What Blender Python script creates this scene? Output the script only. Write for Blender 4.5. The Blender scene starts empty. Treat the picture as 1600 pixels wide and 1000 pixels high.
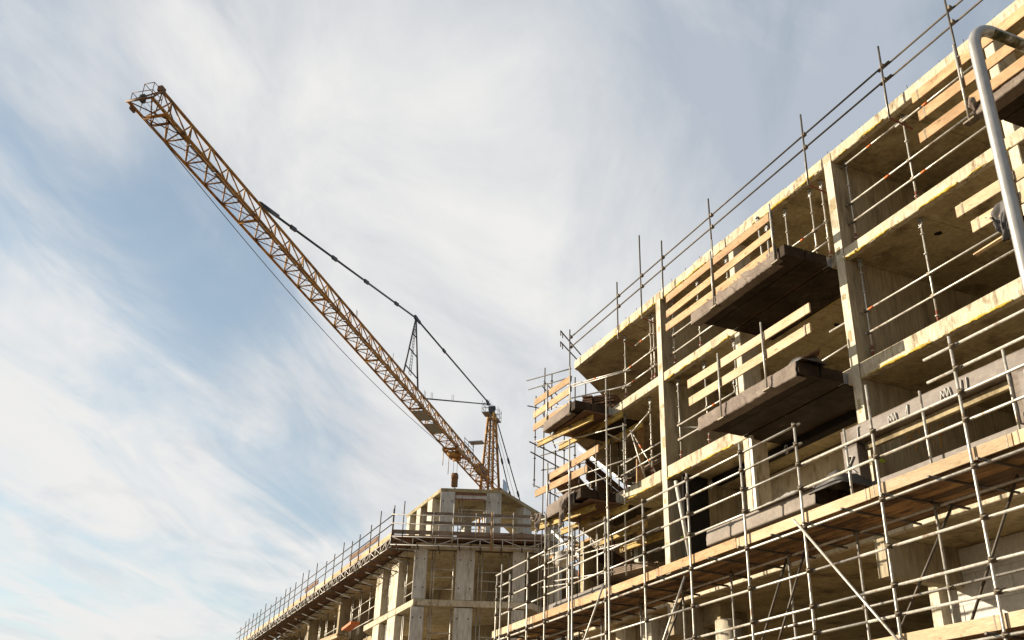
import bpy, bmesh, math, random
from mathutils import Vector, Matrix, noise
R = random.Random(7)
C = bpy.context.scene.collection
SC = bpy.context.scene
rad = math.radians

# ------------------------------------------------------------------ camera
F, PITCH, ROLL, YAW, EYE = 1565.5, rad(26.857), rad(1.96), rad(157.32), 1.6
D_ = Vector((math.cos(YAW)*math.cos(PITCH), math.sin(YAW)*math.cos(PITCH), math.sin(PITCH)))
R_ = Vector((math.sin(YAW), -math.cos(YAW), 0)); U_ = R_.cross(D_)
R_, U_ = math.cos(ROLL)*R_ + math.sin(ROLL)*U_, -math.sin(ROLL)*R_ + math.cos(ROLL)*U_
cam = bpy.data.objects.new('camera', bpy.data.cameras.new('camera')); C.objects.link(cam)
cam.data.sensor_width = 36; cam.data.lens = F/1600*36
cam.data.clip_start = .05; cam.data.clip_end = 2000
cam.matrix_world = Matrix(((R_.x, U_.x, -D_.x, 0), (R_.y, U_.y, -D_.y, 0), (R_.z, U_.z, -D_.z, EYE), (0, 0, 0, 1)))
SC.camera = cam

def ray(x, y): return D_*F + R_*(x-800) - U_*(y-500)
def atY(x, y, Y):
    v = ray(x, y); return Vector((0, 0, EYE)) + v*(Y/v.y)
def atZ(x, y, Z):
    v = ray(x, y); return Vector((0, 0, EYE)) + v*((Z-EYE)/v.z)
def atX(x, y, X):
    v = ray(x, y); return Vector((0, 0, EYE)) + v*(X/v.x)

# ------------------------------------------------------------------ materials
def nd(nt, t, **k):
    n = nt.nodes.new(t)
    for a, b in k.items(): setattr(n, a, b)
    return n
def material(name, stops, scale=2.0, stretch=(1, 1, 1), rough=.8, metal=0.0, bump=.15, bscale=None, bstretch=None,
             stain=None, fine=None, spec=.3, detail=6, dist=0.01, island=0):
    m = bpy.data.materials.new(name); m.use_nodes = True
    nt = m.node_tree; L = nt.links; b = nt.nodes['Principled BSDF']
    geo = nd(nt, 'ShaderNodeNewGeometry')
    mp = nd(nt, 'ShaderNodeMapping'); mp.inputs['Scale'].default_value = stretch
    L.new(geo.outputs['Position'], mp.inputs['Vector'])
    n1 = nd(nt, 'ShaderNodeTexNoise'); n1.inputs['Scale'].default_value = scale; n1.inputs['Detail'].default_value = detail
    n1.inputs['Roughness'].default_value = .62
    L.new(mp.outputs[0], n1.inputs['Vector'])
    rp = nd(nt, 'ShaderNodeValToRGB'); e = rp.color_ramp.elements
    while len(e) < len(stops): e.new(.5)
    for i, (p, c) in enumerate(stops): e[i].position = p; e[i].color = (*c, 1)
    L.new(n1.outputs['Fac'], rp.inputs['Fac']); col = rp.outputs['Color']
    if fine:                      # (scale, stretch, strength): finer value variation
        m2 = nd(nt, 'ShaderNodeMapping'); m2.inputs['Scale'].default_value = fine[1]
        L.new(geo.outputs['Position'], m2.inputs['Vector'])
        n2 = nd(nt, 'ShaderNodeTexNoise'); n2.inputs['Scale'].default_value = fine[0]; n2.inputs['Detail'].default_value = 5
        L.new(m2.outputs[0], n2.inputs['Vector'])
        mr = nd(nt, 'ShaderNodeMapRange'); mr.inputs['From Min'].default_value = .3; mr.inputs['From Max'].default_value = .7
        mr.inputs['To Min'].default_value = 1-fine[2]; mr.inputs['To Max'].default_value = 1+fine[2]*.6
        L.new(n2.outputs['Fac'], mr.inputs['Value'])
        mx = nd(nt, 'ShaderNodeVectorMath', operation='SCALE')
        L.new(col, mx.inputs[0]); L.new(mr.outputs[0], mx.inputs['Scale']); col = mx.outputs[0]
    if island:                    # each board its own tone
        mr = nd(nt, 'ShaderNodeMapRange'); mr.inputs['To Min'].default_value = 1-island; mr.inputs['To Max'].default_value = 1+island
        oi = nd(nt, 'ShaderNodeObjectInfo'); ad = nd(nt, 'ShaderNodeMath', operation='ADD'); fr = nd(nt, 'ShaderNodeMath', operation='FRACT')
        L.new(oi.outputs['Random'], ad.inputs[0]); L.new(geo.outputs['Random Per Island'], ad.inputs[1]); L.new(ad.outputs[0], fr.inputs[0])
        L.new(fr.outputs[0], mr.inputs['Value'])
        mx = nd(nt, 'ShaderNodeVectorMath', operation='SCALE')
        L.new(col, mx.inputs[0]); L.new(mr.outputs[0], mx.inputs['Scale']); col = mx.outputs[0]
    if stain:                     # (colour, scale, low, high, stretch)
        m3 = nd(nt, 'ShaderNodeMapping'); m3.inputs['Scale'].default_value = stain[4]; m3.inputs['Location'].default_value = (3.1, 7.7, 1.3)
        L.new(geo.outputs['Position'], m3.inputs['Vector'])
        n3 = nd(nt, 'ShaderNodeTexNoise'); n3.inputs['Scale'].default_value = stain[1]; n3.inputs['Detail'].default_value = 8
        n3.inputs['Roughness'].default_value = .7
        L.new(m3.outputs[0], n3.inputs['Vector'])
        mr = nd(nt, 'ShaderNodeMapRange'); mr.inputs['From Min'].default_value = stain[2]; mr.inputs['From Max'].default_value = stain[3]
        L.new(n3.outputs['Fac'], mr.inputs['Value'])
        mx = nd(nt, 'ShaderNodeMix', data_type='RGBA'); mx.inputs['B'].default_value = (*stain[0], 1)
        L.new(mr.outputs[0], mx.inputs['Factor']); L.new(col, mx.inputs['A']); col = mx.outputs['Result']
    L.new(col, b.inputs['Base Color'])
    b.inputs['Roughness'].default_value = rough; b.inputs['Metallic'].default_value = metal
    b.inputs['Specular IOR Level'].default_value = spec
    if bump:
        m4 = nd(nt, 'ShaderNodeMapping'); m4.inputs['Scale'].default_value = bstretch or stretch
        L.new(geo.outputs['Position'], m4.inputs['Vector'])
        n4 = nd(nt, 'ShaderNodeTexNoise'); n4.inputs['Scale'].default_value = bscale or scale*6; n4.inputs['Detail'].default_value = 6
        L.new(m4.outputs[0], n4.inputs['Vector'])
        bp = nd(nt, 'ShaderNodeBump'); bp.inputs['Strength'].default_value = bump; bp.inputs['Distance'].default_value = dist
        L.new(n4.outputs['Fac'], bp.inputs['Height']); L.new(bp.outputs[0], b.inputs['Normal'])
    return m

M = {}
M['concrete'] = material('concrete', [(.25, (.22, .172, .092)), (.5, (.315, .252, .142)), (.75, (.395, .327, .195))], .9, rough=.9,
                         fine=(9, (1, 1, 1), .24), stain=((.105, .076, .038), 1.1, .50, .68, (1, 1, .8)), bump=.3, bscale=22)  # soffit tone: shade put into the colour, darker than the slab edges
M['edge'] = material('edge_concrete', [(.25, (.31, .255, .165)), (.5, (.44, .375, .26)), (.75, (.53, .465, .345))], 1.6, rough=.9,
                     fine=(5, (5, 5, .8), .3), stain=((.15, .11, .06), 2.2, .52, .66, (2.2, 2.2, .7)), bump=.6, bscale=24)  # same concrete made paler: sunlight on slab fronts put into the colour
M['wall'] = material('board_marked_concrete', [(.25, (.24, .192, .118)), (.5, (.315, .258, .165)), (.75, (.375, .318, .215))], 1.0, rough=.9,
                     fine=(6, (5, 5, .35), .32), stain=((.125, .094, .054), 1.2, .52, .70, (1.8, 1.8, .35)), bump=.4, bscale=9, bstretch=(5, 5, .5))  # cross wall faces: part of their shade is in this darker tone
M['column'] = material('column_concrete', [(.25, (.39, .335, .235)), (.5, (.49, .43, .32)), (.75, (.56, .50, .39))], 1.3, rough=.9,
                       fine=(9, (3, 3, .5), .2), stain=((.24, .195, .125), 2.2, .53, .64, (1.6, 1.6, .6)), bump=.3, bscale=18)  # sunlit column fronts and wall ends: brightness put into a paler tone
M['grey_concrete'] = material('grey_concrete', [(.25, (.34, .315, .265)), (.5, (.44, .41, .35)), (.75, (.52, .49, .425))], .9, rough=.9,
                              fine=(6, (3, 3, .4), .26), stain=((.20, .175, .13), 1.3, .53, .70, (2, 2, .4)), bump=.25, bscale=15)
M['block'] = material('block_masonry', [(.3, (.46, .435, .375)), (.7, (.56, .535, .47))], 1.6, rough=.95, fine=(11, (1, 1, 1), .14), bump=.2, bscale=40, island=.08, stain=((.30, .27, .21), 1.4, .58, .74, (1, 1, 1)))
M['mortar'] = material('mortar', [(.3, (.30, .28, .22)), (.7, (.36, .33, .27))], 6, bump=.2)
M['foam'] = material('sealing_foam', [(.3, (.22, .13, .016)), (.55, (.44, .31, .045)), (.75, (.56, .45, .15))], 5, rough=.9, bump=.8, bscale=50)
M['steel'] = material('galvanised_tube', [(.25, (.27, .245, .205)), (.5, (.43, .40, .34)), (.75, (.53, .50, .43))], 2.2, rough=.45, metal=.4, spec=.5,
                      fine=(26, (1, 1, 1), .3), stain=((.15, .09, .045), 2.7, .54, .68, (1, 1, 1)), bump=.2, bscale=60, dist=.004)
M['dark_steel'] = material('weathered_shaded_tube', [(.3, (.05, .042, .032)), (.7, (.105, .088, .066))], 3, rough=.6, metal=.4, stain=((.07, .036, .018), 4, .55, .7, (1, 1, 1)), bump=.1)
M['coupler'] = material('coupler_steel', [(.3, (.075, .058, .04)), (.7, (.17, .14, .098))], 12, rough=.6, metal=.5, bump=.1)
M['red'] = material('red_paint', [(.3, (.12, .032, .018)), (.7, (.21, .065, .036))], 8, rough=.6, bump=.1)
M['orange'] = material('orange_paint', [(.3, (.42, .09, .015)), (.7, (.55, .15, .03))], 8, rough=.5, bump=.1)
M['board'] = material('scaffold_board', [(.25, (.26, .155, .075)), (.5, (.37, .235, .12)), (.75, (.45, .31, .172))], 1.3, (1, 4, 4), rough=.85, island=.24,
                      fine=(7, (1.2, 14, 22), .36), stain=((.11, .055, .023), 2.6, .57, .71, (1.2, 3, 3)), bump=.3, bscale=9, bstretch=(1, 12, 20))
M['board_pale'] = material('pale_board', [(.25, (.34, .235, .13)), (.5, (.43, .32, .195)), (.75, (.50, .40, .265))], 1.0, (1, 4, 4), rough=.85, island=.2,
                           fine=(7, (1.2, 14, 22), .32), stain=((.17, .09, .038), 3.4, .59, .70, (1.2, 3, 3)), bump=.3, bscale=9, bstretch=(1, 12, 20))
M['board_brown'] = material('weathered_board', [(.25, (.14, .098, .066)), (.5, (.20, .145, .10)), (.75, (.27, .205, .148))], 1.3, (1.5, 1.5, 4), rough=.9, island=.2,
                            fine=(7, (1.5, 1.5, 20), .3), stain=((.08, .05, .03), 2.2, .55, .7, (1, 1, 3)), bump=.3, bscale=10, bstretch=(1.5, 1.5, 16))
M['deck'] = material('deck_board', [(.3, (.16, .088, .032)), (.45, (.30, .175, .07)), (.6, (.20, .115, .048)), (.8, (.40, .26, .12))], .9, (1, 5, 1), rough=.9, island=.5,
                     fine=(6, (.9, 18, 1), .45), stain=((.035, .018, .009), 1.3, .46, .66, (.9, 5, 1)), bump=.3, bscale=6, bstretch=(.8, 16, 1))
M['beam'] = material('yellow_formwork_timber', [(.3, (.30, .19, .03)), (.7, (.44, .30, .075))], 2, (3, 3, 3), rough=.7, fine=(8, (2, 2, 12), .3),
                     stain=((.06, .038, .014), 2, .48, .64, (1, 1, 2)), bump=.2)
M['film'] = material('brown_film', [(.3, (.022, .014, .009)), (.5, (.034, .023, .015)), (.7, (.055, .039, .026))], 1.3, rough=.8, fine=(8, (1, 1, 1), .3), stain=((.085, .064, .044), 1.9, .58, .72, (1, 1, 1)), bump=.35, bscale=5, spec=.1)
M['cloth'] = material('tarp_cloth', [(.3, (.105, .078, .06)), (.5, (.15, .116, .09)), (.7, (.20, .16, .126))], 1.3, rough=.85, fine=(16, (2, 1, 1), .25), stain=((.07, .05, .037), 2.4, .56, .74, (1, 1, 1)), bump=.5, bscale=12)
M['cloth_pale'] = material('pale_wrap', [(.3, (.15, .122, .096)), (.5, (.20, .165, .132)), (.7, (.25, .21, .17))], 1.3, rough=.8, fine=(16, (2, 1, 1), .2), stain=((.10, .08, .06), 2.4, .6, .75, (1, 1, 1)), bump=.3, bscale=12)
M['cloth_dark'] = material('dark_tarp', [(.3, (.045, .040, .035)), (.7, (.085, .075, .068))], 3, rough=.6, bump=.5, bscale=8)
M['cloth_white'] = material('pale_sheet', [(.3, (.27, .245, .21)), (.7, (.36, .33, .29))], 3, rough=.7, bump=.5, bscale=8)
M['wrap'] = material('wrapping_foil', [(.3, (.085, .064, .046)), (.5, (.12, .094, .071)), (.7, (.155, .125, .098))], 1.6, rough=.6, fine=(10, (1, 2, 2), .25), bump=.5, bscale=6, spec=.3)
M['mark'] = material('white_marking', [(.3, (.42, .40, .36)), (.7, (.55, .53, .48))], 8, rough=.7, bump=0)
M['graffiti'] = material('orange_spray', [(.3, (.42, .20, .03)), (.7, (.52, .27, .05))], 14, rough=.9, bump=.0)
M['lime'] = material('lime_spray', [(.3, (.42, .60, .04)), (.7, (.52, .70, .08))], 14, rough=.9, bump=.0)
M['black'] = material('rubber_and_shade_black', [(.3, (.010, .008, .007)), (.7, (.02, .017, .014))], 4, rough=.9, bump=.2, spec=.08)
M['crane'] = material('crane_paint', [(.25, (.25, .11, .022)), (.5, (.38, .185, .04)), (.75, (.47, .26, .07))], 1.6, rough=.6, spec=.3, fine=(9, (1, 1, 1), .4),
                      stain=((.07, .028, .012), 1.6, .48, .64, (1, 1, 1)), bump=.1)
M['crane_dark'] = material('crane_rust', [(.3, (.11, .05, .018)), (.7, (.19, .09, .028))], 1.2, rough=.65, fine=(9, (1, 1, 1), .3), bump=.1)
M['tie'] = material('dark_tie_bar', [(.3, (.028, .032, .038)), (.7, (.055, .06, .068))], 2, rough=.5, bump=.1)
M['grate'] = material('walkway_grating', [(.3, (.21, .19, .16)), (.7, (.31, .29, .25))], 3, rough=.6, metal=.3, fine=(40, (1, 1, 1), .4), bump=.1)
M['rope'] = material('wire_rope', [(.3, (.035, .037, .042)), (.7, (.06, .062, .07))], 5, rough=.6, bump=.0)
M['pole'] = material('galvanised_pole', [(.25, (.23, .22, .20)), (.5, (.31, .295, .27)), (.75, (.38, .365, .335))], 3.2, (1, 1, .5), rough=.38, metal=.5, spec=.5,
                     fine=(30, (1, 1, .6), .14), stain=((.15, .125, .09), 9, .62, .80, (1, 1, .5)), bump=.12, bscale=70, dist=.003)
M['moss'] = material('mossy_pole', [(.35, (.42, .41, .37)), (.44, (.16, .14, .07)), (.60, (.035, .04, .014)), (.8, (.09, .085, .03))], 16, (1, 1, 1), rough=.85, metal=.05, bump=.5, bscale=60, dist=.004)
M['sign'] = material('pale_blue_sheet', [(.35, (.34, .47, .60)), (.65, (.58, .66, .74))], 1.4, rough=.5, bump=.0)
M['zinc'] = material('zinc_plate', [(.3, (.26, .26, .26)), (.7, (.38, .385, .385))], 6, rough=.4, metal=.5, bump=.1)
M['grey_lattice'] = material('aluminium_girder', [(.3, (.34, .325, .29)), (.7, (.50, .48, .44))], 4, rough=.5, metal=.3, bump=.05)
M['white_tube'] = material('white_pipe', [(.3, (.42, .39, .33)), (.7, (.52, .49, .42))], 5, rough=.5, bump=.1, stain=((.26, .19, .06), 4, .58, .73, (1, 1, 1)))
M['ground'] = material('brick_street', [(.3, (.10, .062, .034)), (.5, (.14, .09, .05)), (.7, (.18, .12, .07))], .4, rough=1, fine=(3, (1, 1, 1), .2), bump=.4, bscale=4)
M['paving'] = material('paving', [(.3, (.17, .125, .08)), (.7, (.22, .17, .11))], 1.2, rough=.95, bump=.3)
M['timber_stack'] = material('dark_timber', [(.3, (.085, .045, .025)), (.6, (.15, .08, .042)), (.8, (.22, .13, .07))], 2, (1, 1, 5), rough=.9, bump=.3)

# ------------------------------------------------------------------ mesh builder
class MB:
    def __init__(s): s.v = []; s.f = []; s.m = []; s.s = []; s.mi = 0
    def add(s, vs, fs, smooth=False):
        o = len(s.v); s.v += [Vector(v) for v in vs]
        for f in fs: s.f.append([i+o for i in f]); s.m.append(s.mi); s.s.append(smooth)
        return s
    def obox(s, c, a, b, d):      # centre and three half vectors
        c, a, b, d = map(Vector, (c, a, b, d))
        vs = [c+i*a+j*b+k*d for i in (-1, 1) for j in (-1, 1) for k in (-1, 1)]
        fs = [(0, 1, 3, 2), (4, 6, 7, 5), (0, 4, 5, 1), (2, 3, 7, 6), (0, 2, 6, 4), (1, 5, 7, 3)]
        if a.cross(b).dot(d) < 0: fs = [tuple(reversed(f)) for f in fs]
        return s.add(vs, fs)
    def box(s, x0, y0, z0, x1, y1, z1):
        return s.obox(((x0+x1)/2, (y0+y1)/2, (z0+z1)/2), ((x1-x0)/2, 0, 0), (0, (y1-y0)/2, 0), (0, 0, (z1-z0)/2))
    def bar(s, p0, p1, w, h, up=(0, 0, 1)):
        p0, p1, up = Vector(p0), Vector(p1), Vector(up); d = p1-p0
        a = d.normalized().cross(up)
        if a.length < 1e-4: a = d.normalized().cross(Vector((1, 0, 0)))
        a.normalize(); b = a.cross(d.normalized())
        return s.obox((p0+p1)/2, d/2, a*w/2, b*h/2)
    def tube(s, p0, p1, r, n=9, r1=None):
        return s.path([p0, p1], r, n, r1)
    def path(s, pts, r, n=9, r1=None, closed=False):
        pts = [Vector(p) for p in pts]; N = len(pts); vs = []; fs = []
        t0 = (pts[1]-pts[0]).normalized()
        a = t0.cross(Vector((0, 0, 1)))
        if a.length < 1e-3: a = t0.cross(Vector((1, 0, 0)))
        a.normalize()
        for i, p in enumerate(pts):
            t = (pts[min(i+1, N-1)]-pts[max(i-1, 0)]).normalized()
            a = (a-t*a.dot(t)).normalized(); b = t.cross(a)
            ri = r[i] if isinstance(r, (list, tuple)) else (r if r1 is None else r+(r1-r)*i/(N-1))
            for k in range(n):
                g = 2*math.pi*k/n; vs.append(p+a*math.cos(g)*ri+b*math.sin(g)*ri)
        for i in range(N-1):
            for k in range(n):
                fs.append((i*n+k, i*n+(k+1) % n, (i+1)*n+(k+1) % n, (i+1)*n+k))
        s.add(vs, fs, True)
        o = len(s.v)-len(vs)
        for f in (list(range(n))[::-1], [(N-1)*n+k for k in range(n)]):
            s.f.append([i+o for i in f]); s.m.append(s.mi); s.s.append(False)
        return s
    def prism(s, poly, z0, z1):
        n = len(poly)
        ar = sum(poly[i][0]*poly[(i+1) % n][1]-poly[(i+1) % n][0]*poly[i][1] for i in range(n))
        if ar < 0: poly = poly[::-1]
        vs = [(x, y, z0) for x, y in poly]+[(x, y, z1) for x, y in poly]
        fs = [tuple(range(n))[::-1], tuple(range(n, 2*n))]+[(i, (i+1) % n, n+(i+1) % n, n+i) for i in range(n)]
        return s.add(vs, fs)
    def grid(s, fn, nu, nv, smooth=True):
        vs = [fn(i/nu, j/nv) for i in range(nu+1) for j in range(nv+1)]
        fs = [(i*(nv+1)+j, (i+1)*(nv+1)+j, (i+1)*(nv+1)+j+1, i*(nv+1)+j+1) for i in range(nu) for j in range(nv)]
        return s.add(vs, fs, smooth)
    def build(s, name, mat, parent=None, bevel=0, solid=0, origin=None):
        if origin is None:
            lo = [min(v[i] for v in s.v) for i in range(3)]; hi = [max(v[i] for v in s.v) for i in range(3)]
            origin = Vector(((lo[0]+hi[0])/2, (lo[1]+hi[1])/2, (lo[2]+hi[2])/2 if parent else lo[2]))
        me = bpy.data.meshes.new(name)
        me.from_pydata([v-origin for v in s.v], [], s.f)
        me.polygons.foreach_set('material_index', s.m); me.polygons.foreach_set('use_smooth', s.s)
        for k in (mat if isinstance(mat, (list, tuple)) else [mat]): me.materials.append(M[k])
        me.update()
        o = bpy.data.objects.new(name, me); C.objects.link(o)
        place(o, origin, parent)
        if bevel:
            b = o.modifiers.new('edge', 'BEVEL'); b.width = bevel; b.segments = 1; b.limit_method = 'ANGLE'
        if solid:
            b = o.modifiers.new('thickness', 'SOLIDIFY'); b.thickness = solid; b.offset = 0
        return o

WL = {}
def place(o, w, parent):
    WL[o.name] = Vector(w)
    if parent: o.parent = parent; o.location = Vector(w)-WL[parent.name]
    else: o.location = w
def tag(o, label, cat, group=None, kind=None):
    o['label'] = label; o['category'] = cat
    if group: o['group'] = group
    if kind: o['kind'] = kind
    return o
def thing(name, label, cat, loc, group=None):
    o = bpy.data.objects.new(name, None); C.objects.link(o); o.empty_display_size = .2
    place(o, loc, None); return tag(o, label, cat, group)
def structure(o): o['kind'] = 'structure'; return o
def shared(name, src, w, parent):
    o = bpy.data.objects.new(name, src.data); C.objects.link(o); place(o, w, parent); return o

V = Vector
def wobble(p, a, f=1.3): return noise.noise(V(p)*f)*a

# ------------------------------------------------------------------ ground (below the frame, throws warm light up)
structure(MB().box(-400, -300, -.5, 300, 400, 0).build('ground', 'ground'))
structure(MB().box(-90, 3.2, .004, 40, 11.2, .12).build('pavement', 'paving', bevel=.02))

# ------------------------------------------------------------------ the concrete frame building on the right
RB, RT = 16.57, 16.87
S2B, S2T = 13.77, 14.06
S3B, S3T = 10.71, 11.09
S4B, S4T = 7.16, 7.96
FY = 15.0
XA, XB, XC, XD = -15.97, -24.1, -7.9, .3
bld = thing('concrete_building', 'unfinished yellowish concrete apartment block with open floors, on the right behind the scaffold', 'building', (-12, 15, 0))
def end_x(y): return -29.85-.861*(y-15)
def slab(name, zb, zt, x1=9, mat='edge', cut=0):
    """floor slab: edge strip in front, deck behind with open joints between the soffit panels"""
    b = MB()
    b.prism([(end_x(FY)+cut, FY), (x1, FY), (x1, FY+.16), (end_x(FY+.16)+cut, FY+.16)], zb, zt)
    b.prism([(end_x(FY+.16)+cut, FY+.16), (x1, FY+.16), (x1, 25), (end_x(25)+cut, 25)], zb+.06, zt-.004)
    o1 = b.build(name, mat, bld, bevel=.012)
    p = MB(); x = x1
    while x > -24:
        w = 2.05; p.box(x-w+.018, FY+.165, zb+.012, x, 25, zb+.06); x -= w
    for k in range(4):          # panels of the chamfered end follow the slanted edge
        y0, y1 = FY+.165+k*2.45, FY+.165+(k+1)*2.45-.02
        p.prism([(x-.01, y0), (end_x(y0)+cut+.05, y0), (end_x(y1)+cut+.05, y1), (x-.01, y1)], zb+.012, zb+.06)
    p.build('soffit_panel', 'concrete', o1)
    return o1
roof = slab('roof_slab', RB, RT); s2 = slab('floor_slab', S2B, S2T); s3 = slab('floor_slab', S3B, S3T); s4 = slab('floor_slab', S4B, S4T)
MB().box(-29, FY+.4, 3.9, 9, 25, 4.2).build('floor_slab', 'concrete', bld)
# ragged top edge of the roof: upstand strips and starter bars
b = MB(); x = -29.8
while x < 6:
    l = R.uniform(.8, 2.6); h = R.uniform(.01, .05)
    b.box(x, FY+.02, RT-.002, x+l-.03, FY+.2, RT+h); x += l
b.build('edge_upstand', 'edge', roof, bevel=.008)
for k in range(46):
    b = MB(); x = -29.3+k*.78+R.uniform(-.2, .2)
    b.tube((x, FY+.06, RT-.05), (x+R.uniform(-.03, .03), FY+.06+R.uniform(-.02, .02), RT+R.uniform(.05, .16)), .008, 5)
    b.build('starter_bar', 'dark_steel', roof)
# foam bead along slab undersides
def foam(zb, parent, spans, y=FY):
    for x0, x1 in spans:
        x = x0
        while x < x1-.3:
            l = min(R.uniform(.8, 3.2), x1-x); n = max(3, int(l/.06)); b = MB(); s0 = R.uniform(0, 99)
            pts = [(x+l*i/n, y-.002+R.uniform(-.01, .004), zb+.01+.03*noise.noise(V((x+l*i/n, s0, 0))*2)+R.uniform(-.008, .012)) for i in range(n+1)]
            b.path(pts, [.005+.045*max(0, noise.noise(V((x+l*i/n, s0, 5))*2.3)+.25)*R.uniform(.6, 1.2) for i in range(n+1)], 6)
            b.build('foam_seam', 'foam', parent); x += l+R.uniform(.05, .5)
foam(RB, roof, [(-27.5, -20.5), (-19, -13.8)]); foam(S2B, s2, [(-24.1, -20.4), (-15.95, -10.9)]); foam(S3B, s3, [(-26.4, -20.6), (-15.97, -9)])
foam(S4B+.8, s4, [(-24, -20)])
# cross walls with board marked faces
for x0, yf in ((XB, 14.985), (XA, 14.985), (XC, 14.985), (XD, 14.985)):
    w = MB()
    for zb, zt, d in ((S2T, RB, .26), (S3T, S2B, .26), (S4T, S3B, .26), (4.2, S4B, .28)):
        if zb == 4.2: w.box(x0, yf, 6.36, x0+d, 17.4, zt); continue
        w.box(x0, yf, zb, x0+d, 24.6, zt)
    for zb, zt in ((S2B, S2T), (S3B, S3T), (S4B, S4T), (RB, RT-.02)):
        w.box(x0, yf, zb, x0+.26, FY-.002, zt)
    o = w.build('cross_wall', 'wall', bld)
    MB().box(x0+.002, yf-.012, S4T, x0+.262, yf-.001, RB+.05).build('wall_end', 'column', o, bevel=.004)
    for k in range(6):            # patched filler marks on the wall end
        z = 8.4+k*1.35+R.uniform(0, .6); MB().box(x0+R.uniform(.02, .1), yf-.0155, z, x0+R.uniform(.15, .25), yf-.011, z+R.uniform(.08, .5)).build('filler_patch', 'concrete', o)
# columns in the middle of each bay
for x in (-20.22, -10.98, -2.5):
    for zb, zt in ((S2T, RB), (S3T, S2B), (S4T, S3B)):
        MB().box(x, FY+.03, zb, x+.24, FY+.62, zt+.02).build('column', 'column', bld, bevel=.015)
for x, y in ((-27.9, 18.4), (-27.4, 21.5), (-31.4, 18.2)):
    for zb, zt in ((S2T, RB), (S3T, S2B), (S4T, S3B)):
        MB().box(x, y, zb, x+.3, y+.3, zt+.02).build('column', 'grey_concrete', bld, bevel=.015)
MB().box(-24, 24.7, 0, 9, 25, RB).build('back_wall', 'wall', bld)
# opening behind the middle bay on level four: dark recess, precast wall panel with a lip
MB().box(-23.32, 15.12, S4T, -23.22, 15.95, S3B-.02).build('recess_dark', 'black', bld, bevel=.02)
MB().box(-23.2, 16.05, S3B-.2, -17.2, 16.35, S3B-.02).build('recess_dark', 'black', bld, bevel=.02)  # black strip painted in for the shade of the open interior
zl = atY(1130, 777, 17.3).z
b = MB().box(-24.0, 17.4, S4T, -17.0, 17.6, zl-.1); b.box(-24.0, 17.3, zl-.1, -17.0, 17.65, zl+.02)
b.build('precast_panel', 'column', bld, bevel=.01)
for x in (-22.95, -19.55):
    MB().path([(x+.06*math.cos(t/10*6.28), 15.86, S3B-.3+.12*math.sin(t/10*6.28)) for t in range(11)], .018, 6).build('lifting_loop', 'zinc', bld)
# lower storey: block wall, beam, columns
b = MB(); b.box(-16.25, 17.0, 4.2, 9, 17.2, S4B)
bw = b.build('block_wall', 'mortar', bld)
b = MB(); z = 4.21; row = 0
while z < 7.1:
    x = -16.24+(0 if row % 2 else .45)-.9; zt = min(z+.59, 7.15)
    while x < 8.5:
        x0 = max(x, -16.245)
        if x+.885 > x0+.05: b.box(x0, 16.986+R.uniform(0, .006), z, x+.887, 17.0, zt)
        x += .9
    z += .6; row += 1
b.build('block_course', 'block', bw, bevel=.004)
MB().box(-31, 15.9, 6.64, -22.95, 16.3, S4B+.05).build('edge_beam', 'concrete', bld, bevel=.015)
MB().box(-27.8, 15.4, 3.9, -27.2, 15.9, S4B+.02).build('column', 'column', bld, bevel=.02)
MB().box(-25.9, 15.2, 0, -25.35, 15.75, S4B+.02).build('column', 'column', bld, bevel=.02)
MB().tube((-22.95, 16.15, 0), (-22.95, 16.15, 6.7), .36, 28).build('round_column', 'column', bld)
MB().box(-16.4, 16.7, 0, -16.12, 16.98, 6.9).build('column', 'column', bld, bevel=.01)
MB().prism([(end_x(15.3)+.1, 15.3), (end_x(24.8)+.1, 24.8), (end_x(24.8)+.4, 24.8), (end_x(15.3)+.4, 15.3)], S4T, 10.25).build('end_parapet', 'concrete', bld)
MB().prism([(end_x(16.2)+.1, 16.2), (end_x(24.8)+.1, 24.8), (end_x(24.8)+.4, 24.8), (end_x(16.2)+.4, 16.2)], 4.2, S4B-.5).build('end_wall', 'wall', bld)
# dark cast-in holes in the ceilings
for x, y, z in ((-13.4, 17.6, S2B), (-12.2, 16.6, S2B), (-13.9, 16.1, S2B), (-17.5, 16.6, S3B), (-24.8, 16.7, RB), (-21.8, 17.2, RB), (-11.9, 16.4, RB), (-18.5, 17.1, S2B), (-12.6, 17.5, S3B)):
    n = 9; ring = [(x+.11*math.cos(6.28*k/n)*R.uniform(.6, 1.1), y+.11*math.sin(6.28*k/n)*R.uniform(.6, 1.1)) for k in range(n)]
    MB().prism(ring, z+.004, z+.011).build('ceiling_hole', 'black', bld)

def end_boards(label, z0, n, y0, y1):
    g = thing('end_boarding', label, 'boarding', (end_x(y0), y0, z0), 'boarding along the slanting end of the building')
    for k in range(n):
        p, q = V((end_x(y0)+.22, y0+R.uniform(0, .6), z0+.15+k*.28)), V((end_x(y1)+.22, y1, z0+.15+k*.28+R.uniform(-.05, .05)))
        MB().bar(p, q, .04, .24).build('board', R.choice(('timber_stack', 'board_brown', 'timber_stack')), g)
    for k in range(6):
        y = y0+.4+(y1-y0-.6)*k/5; MB().tube((end_x(y)+.28, y, z0), (end_x(y)+.28, y, z0+.35+n*.28), .024, 7).build('post', 'dark_steel', g)
end_boards('dark boards on posts closing the slanting end under the roof slab', S2T, 4, 15.6, 24)
end_boards('dark boards on posts closing the slanting end under the second slab', S3T, 8, 15.4, 24)
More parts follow.
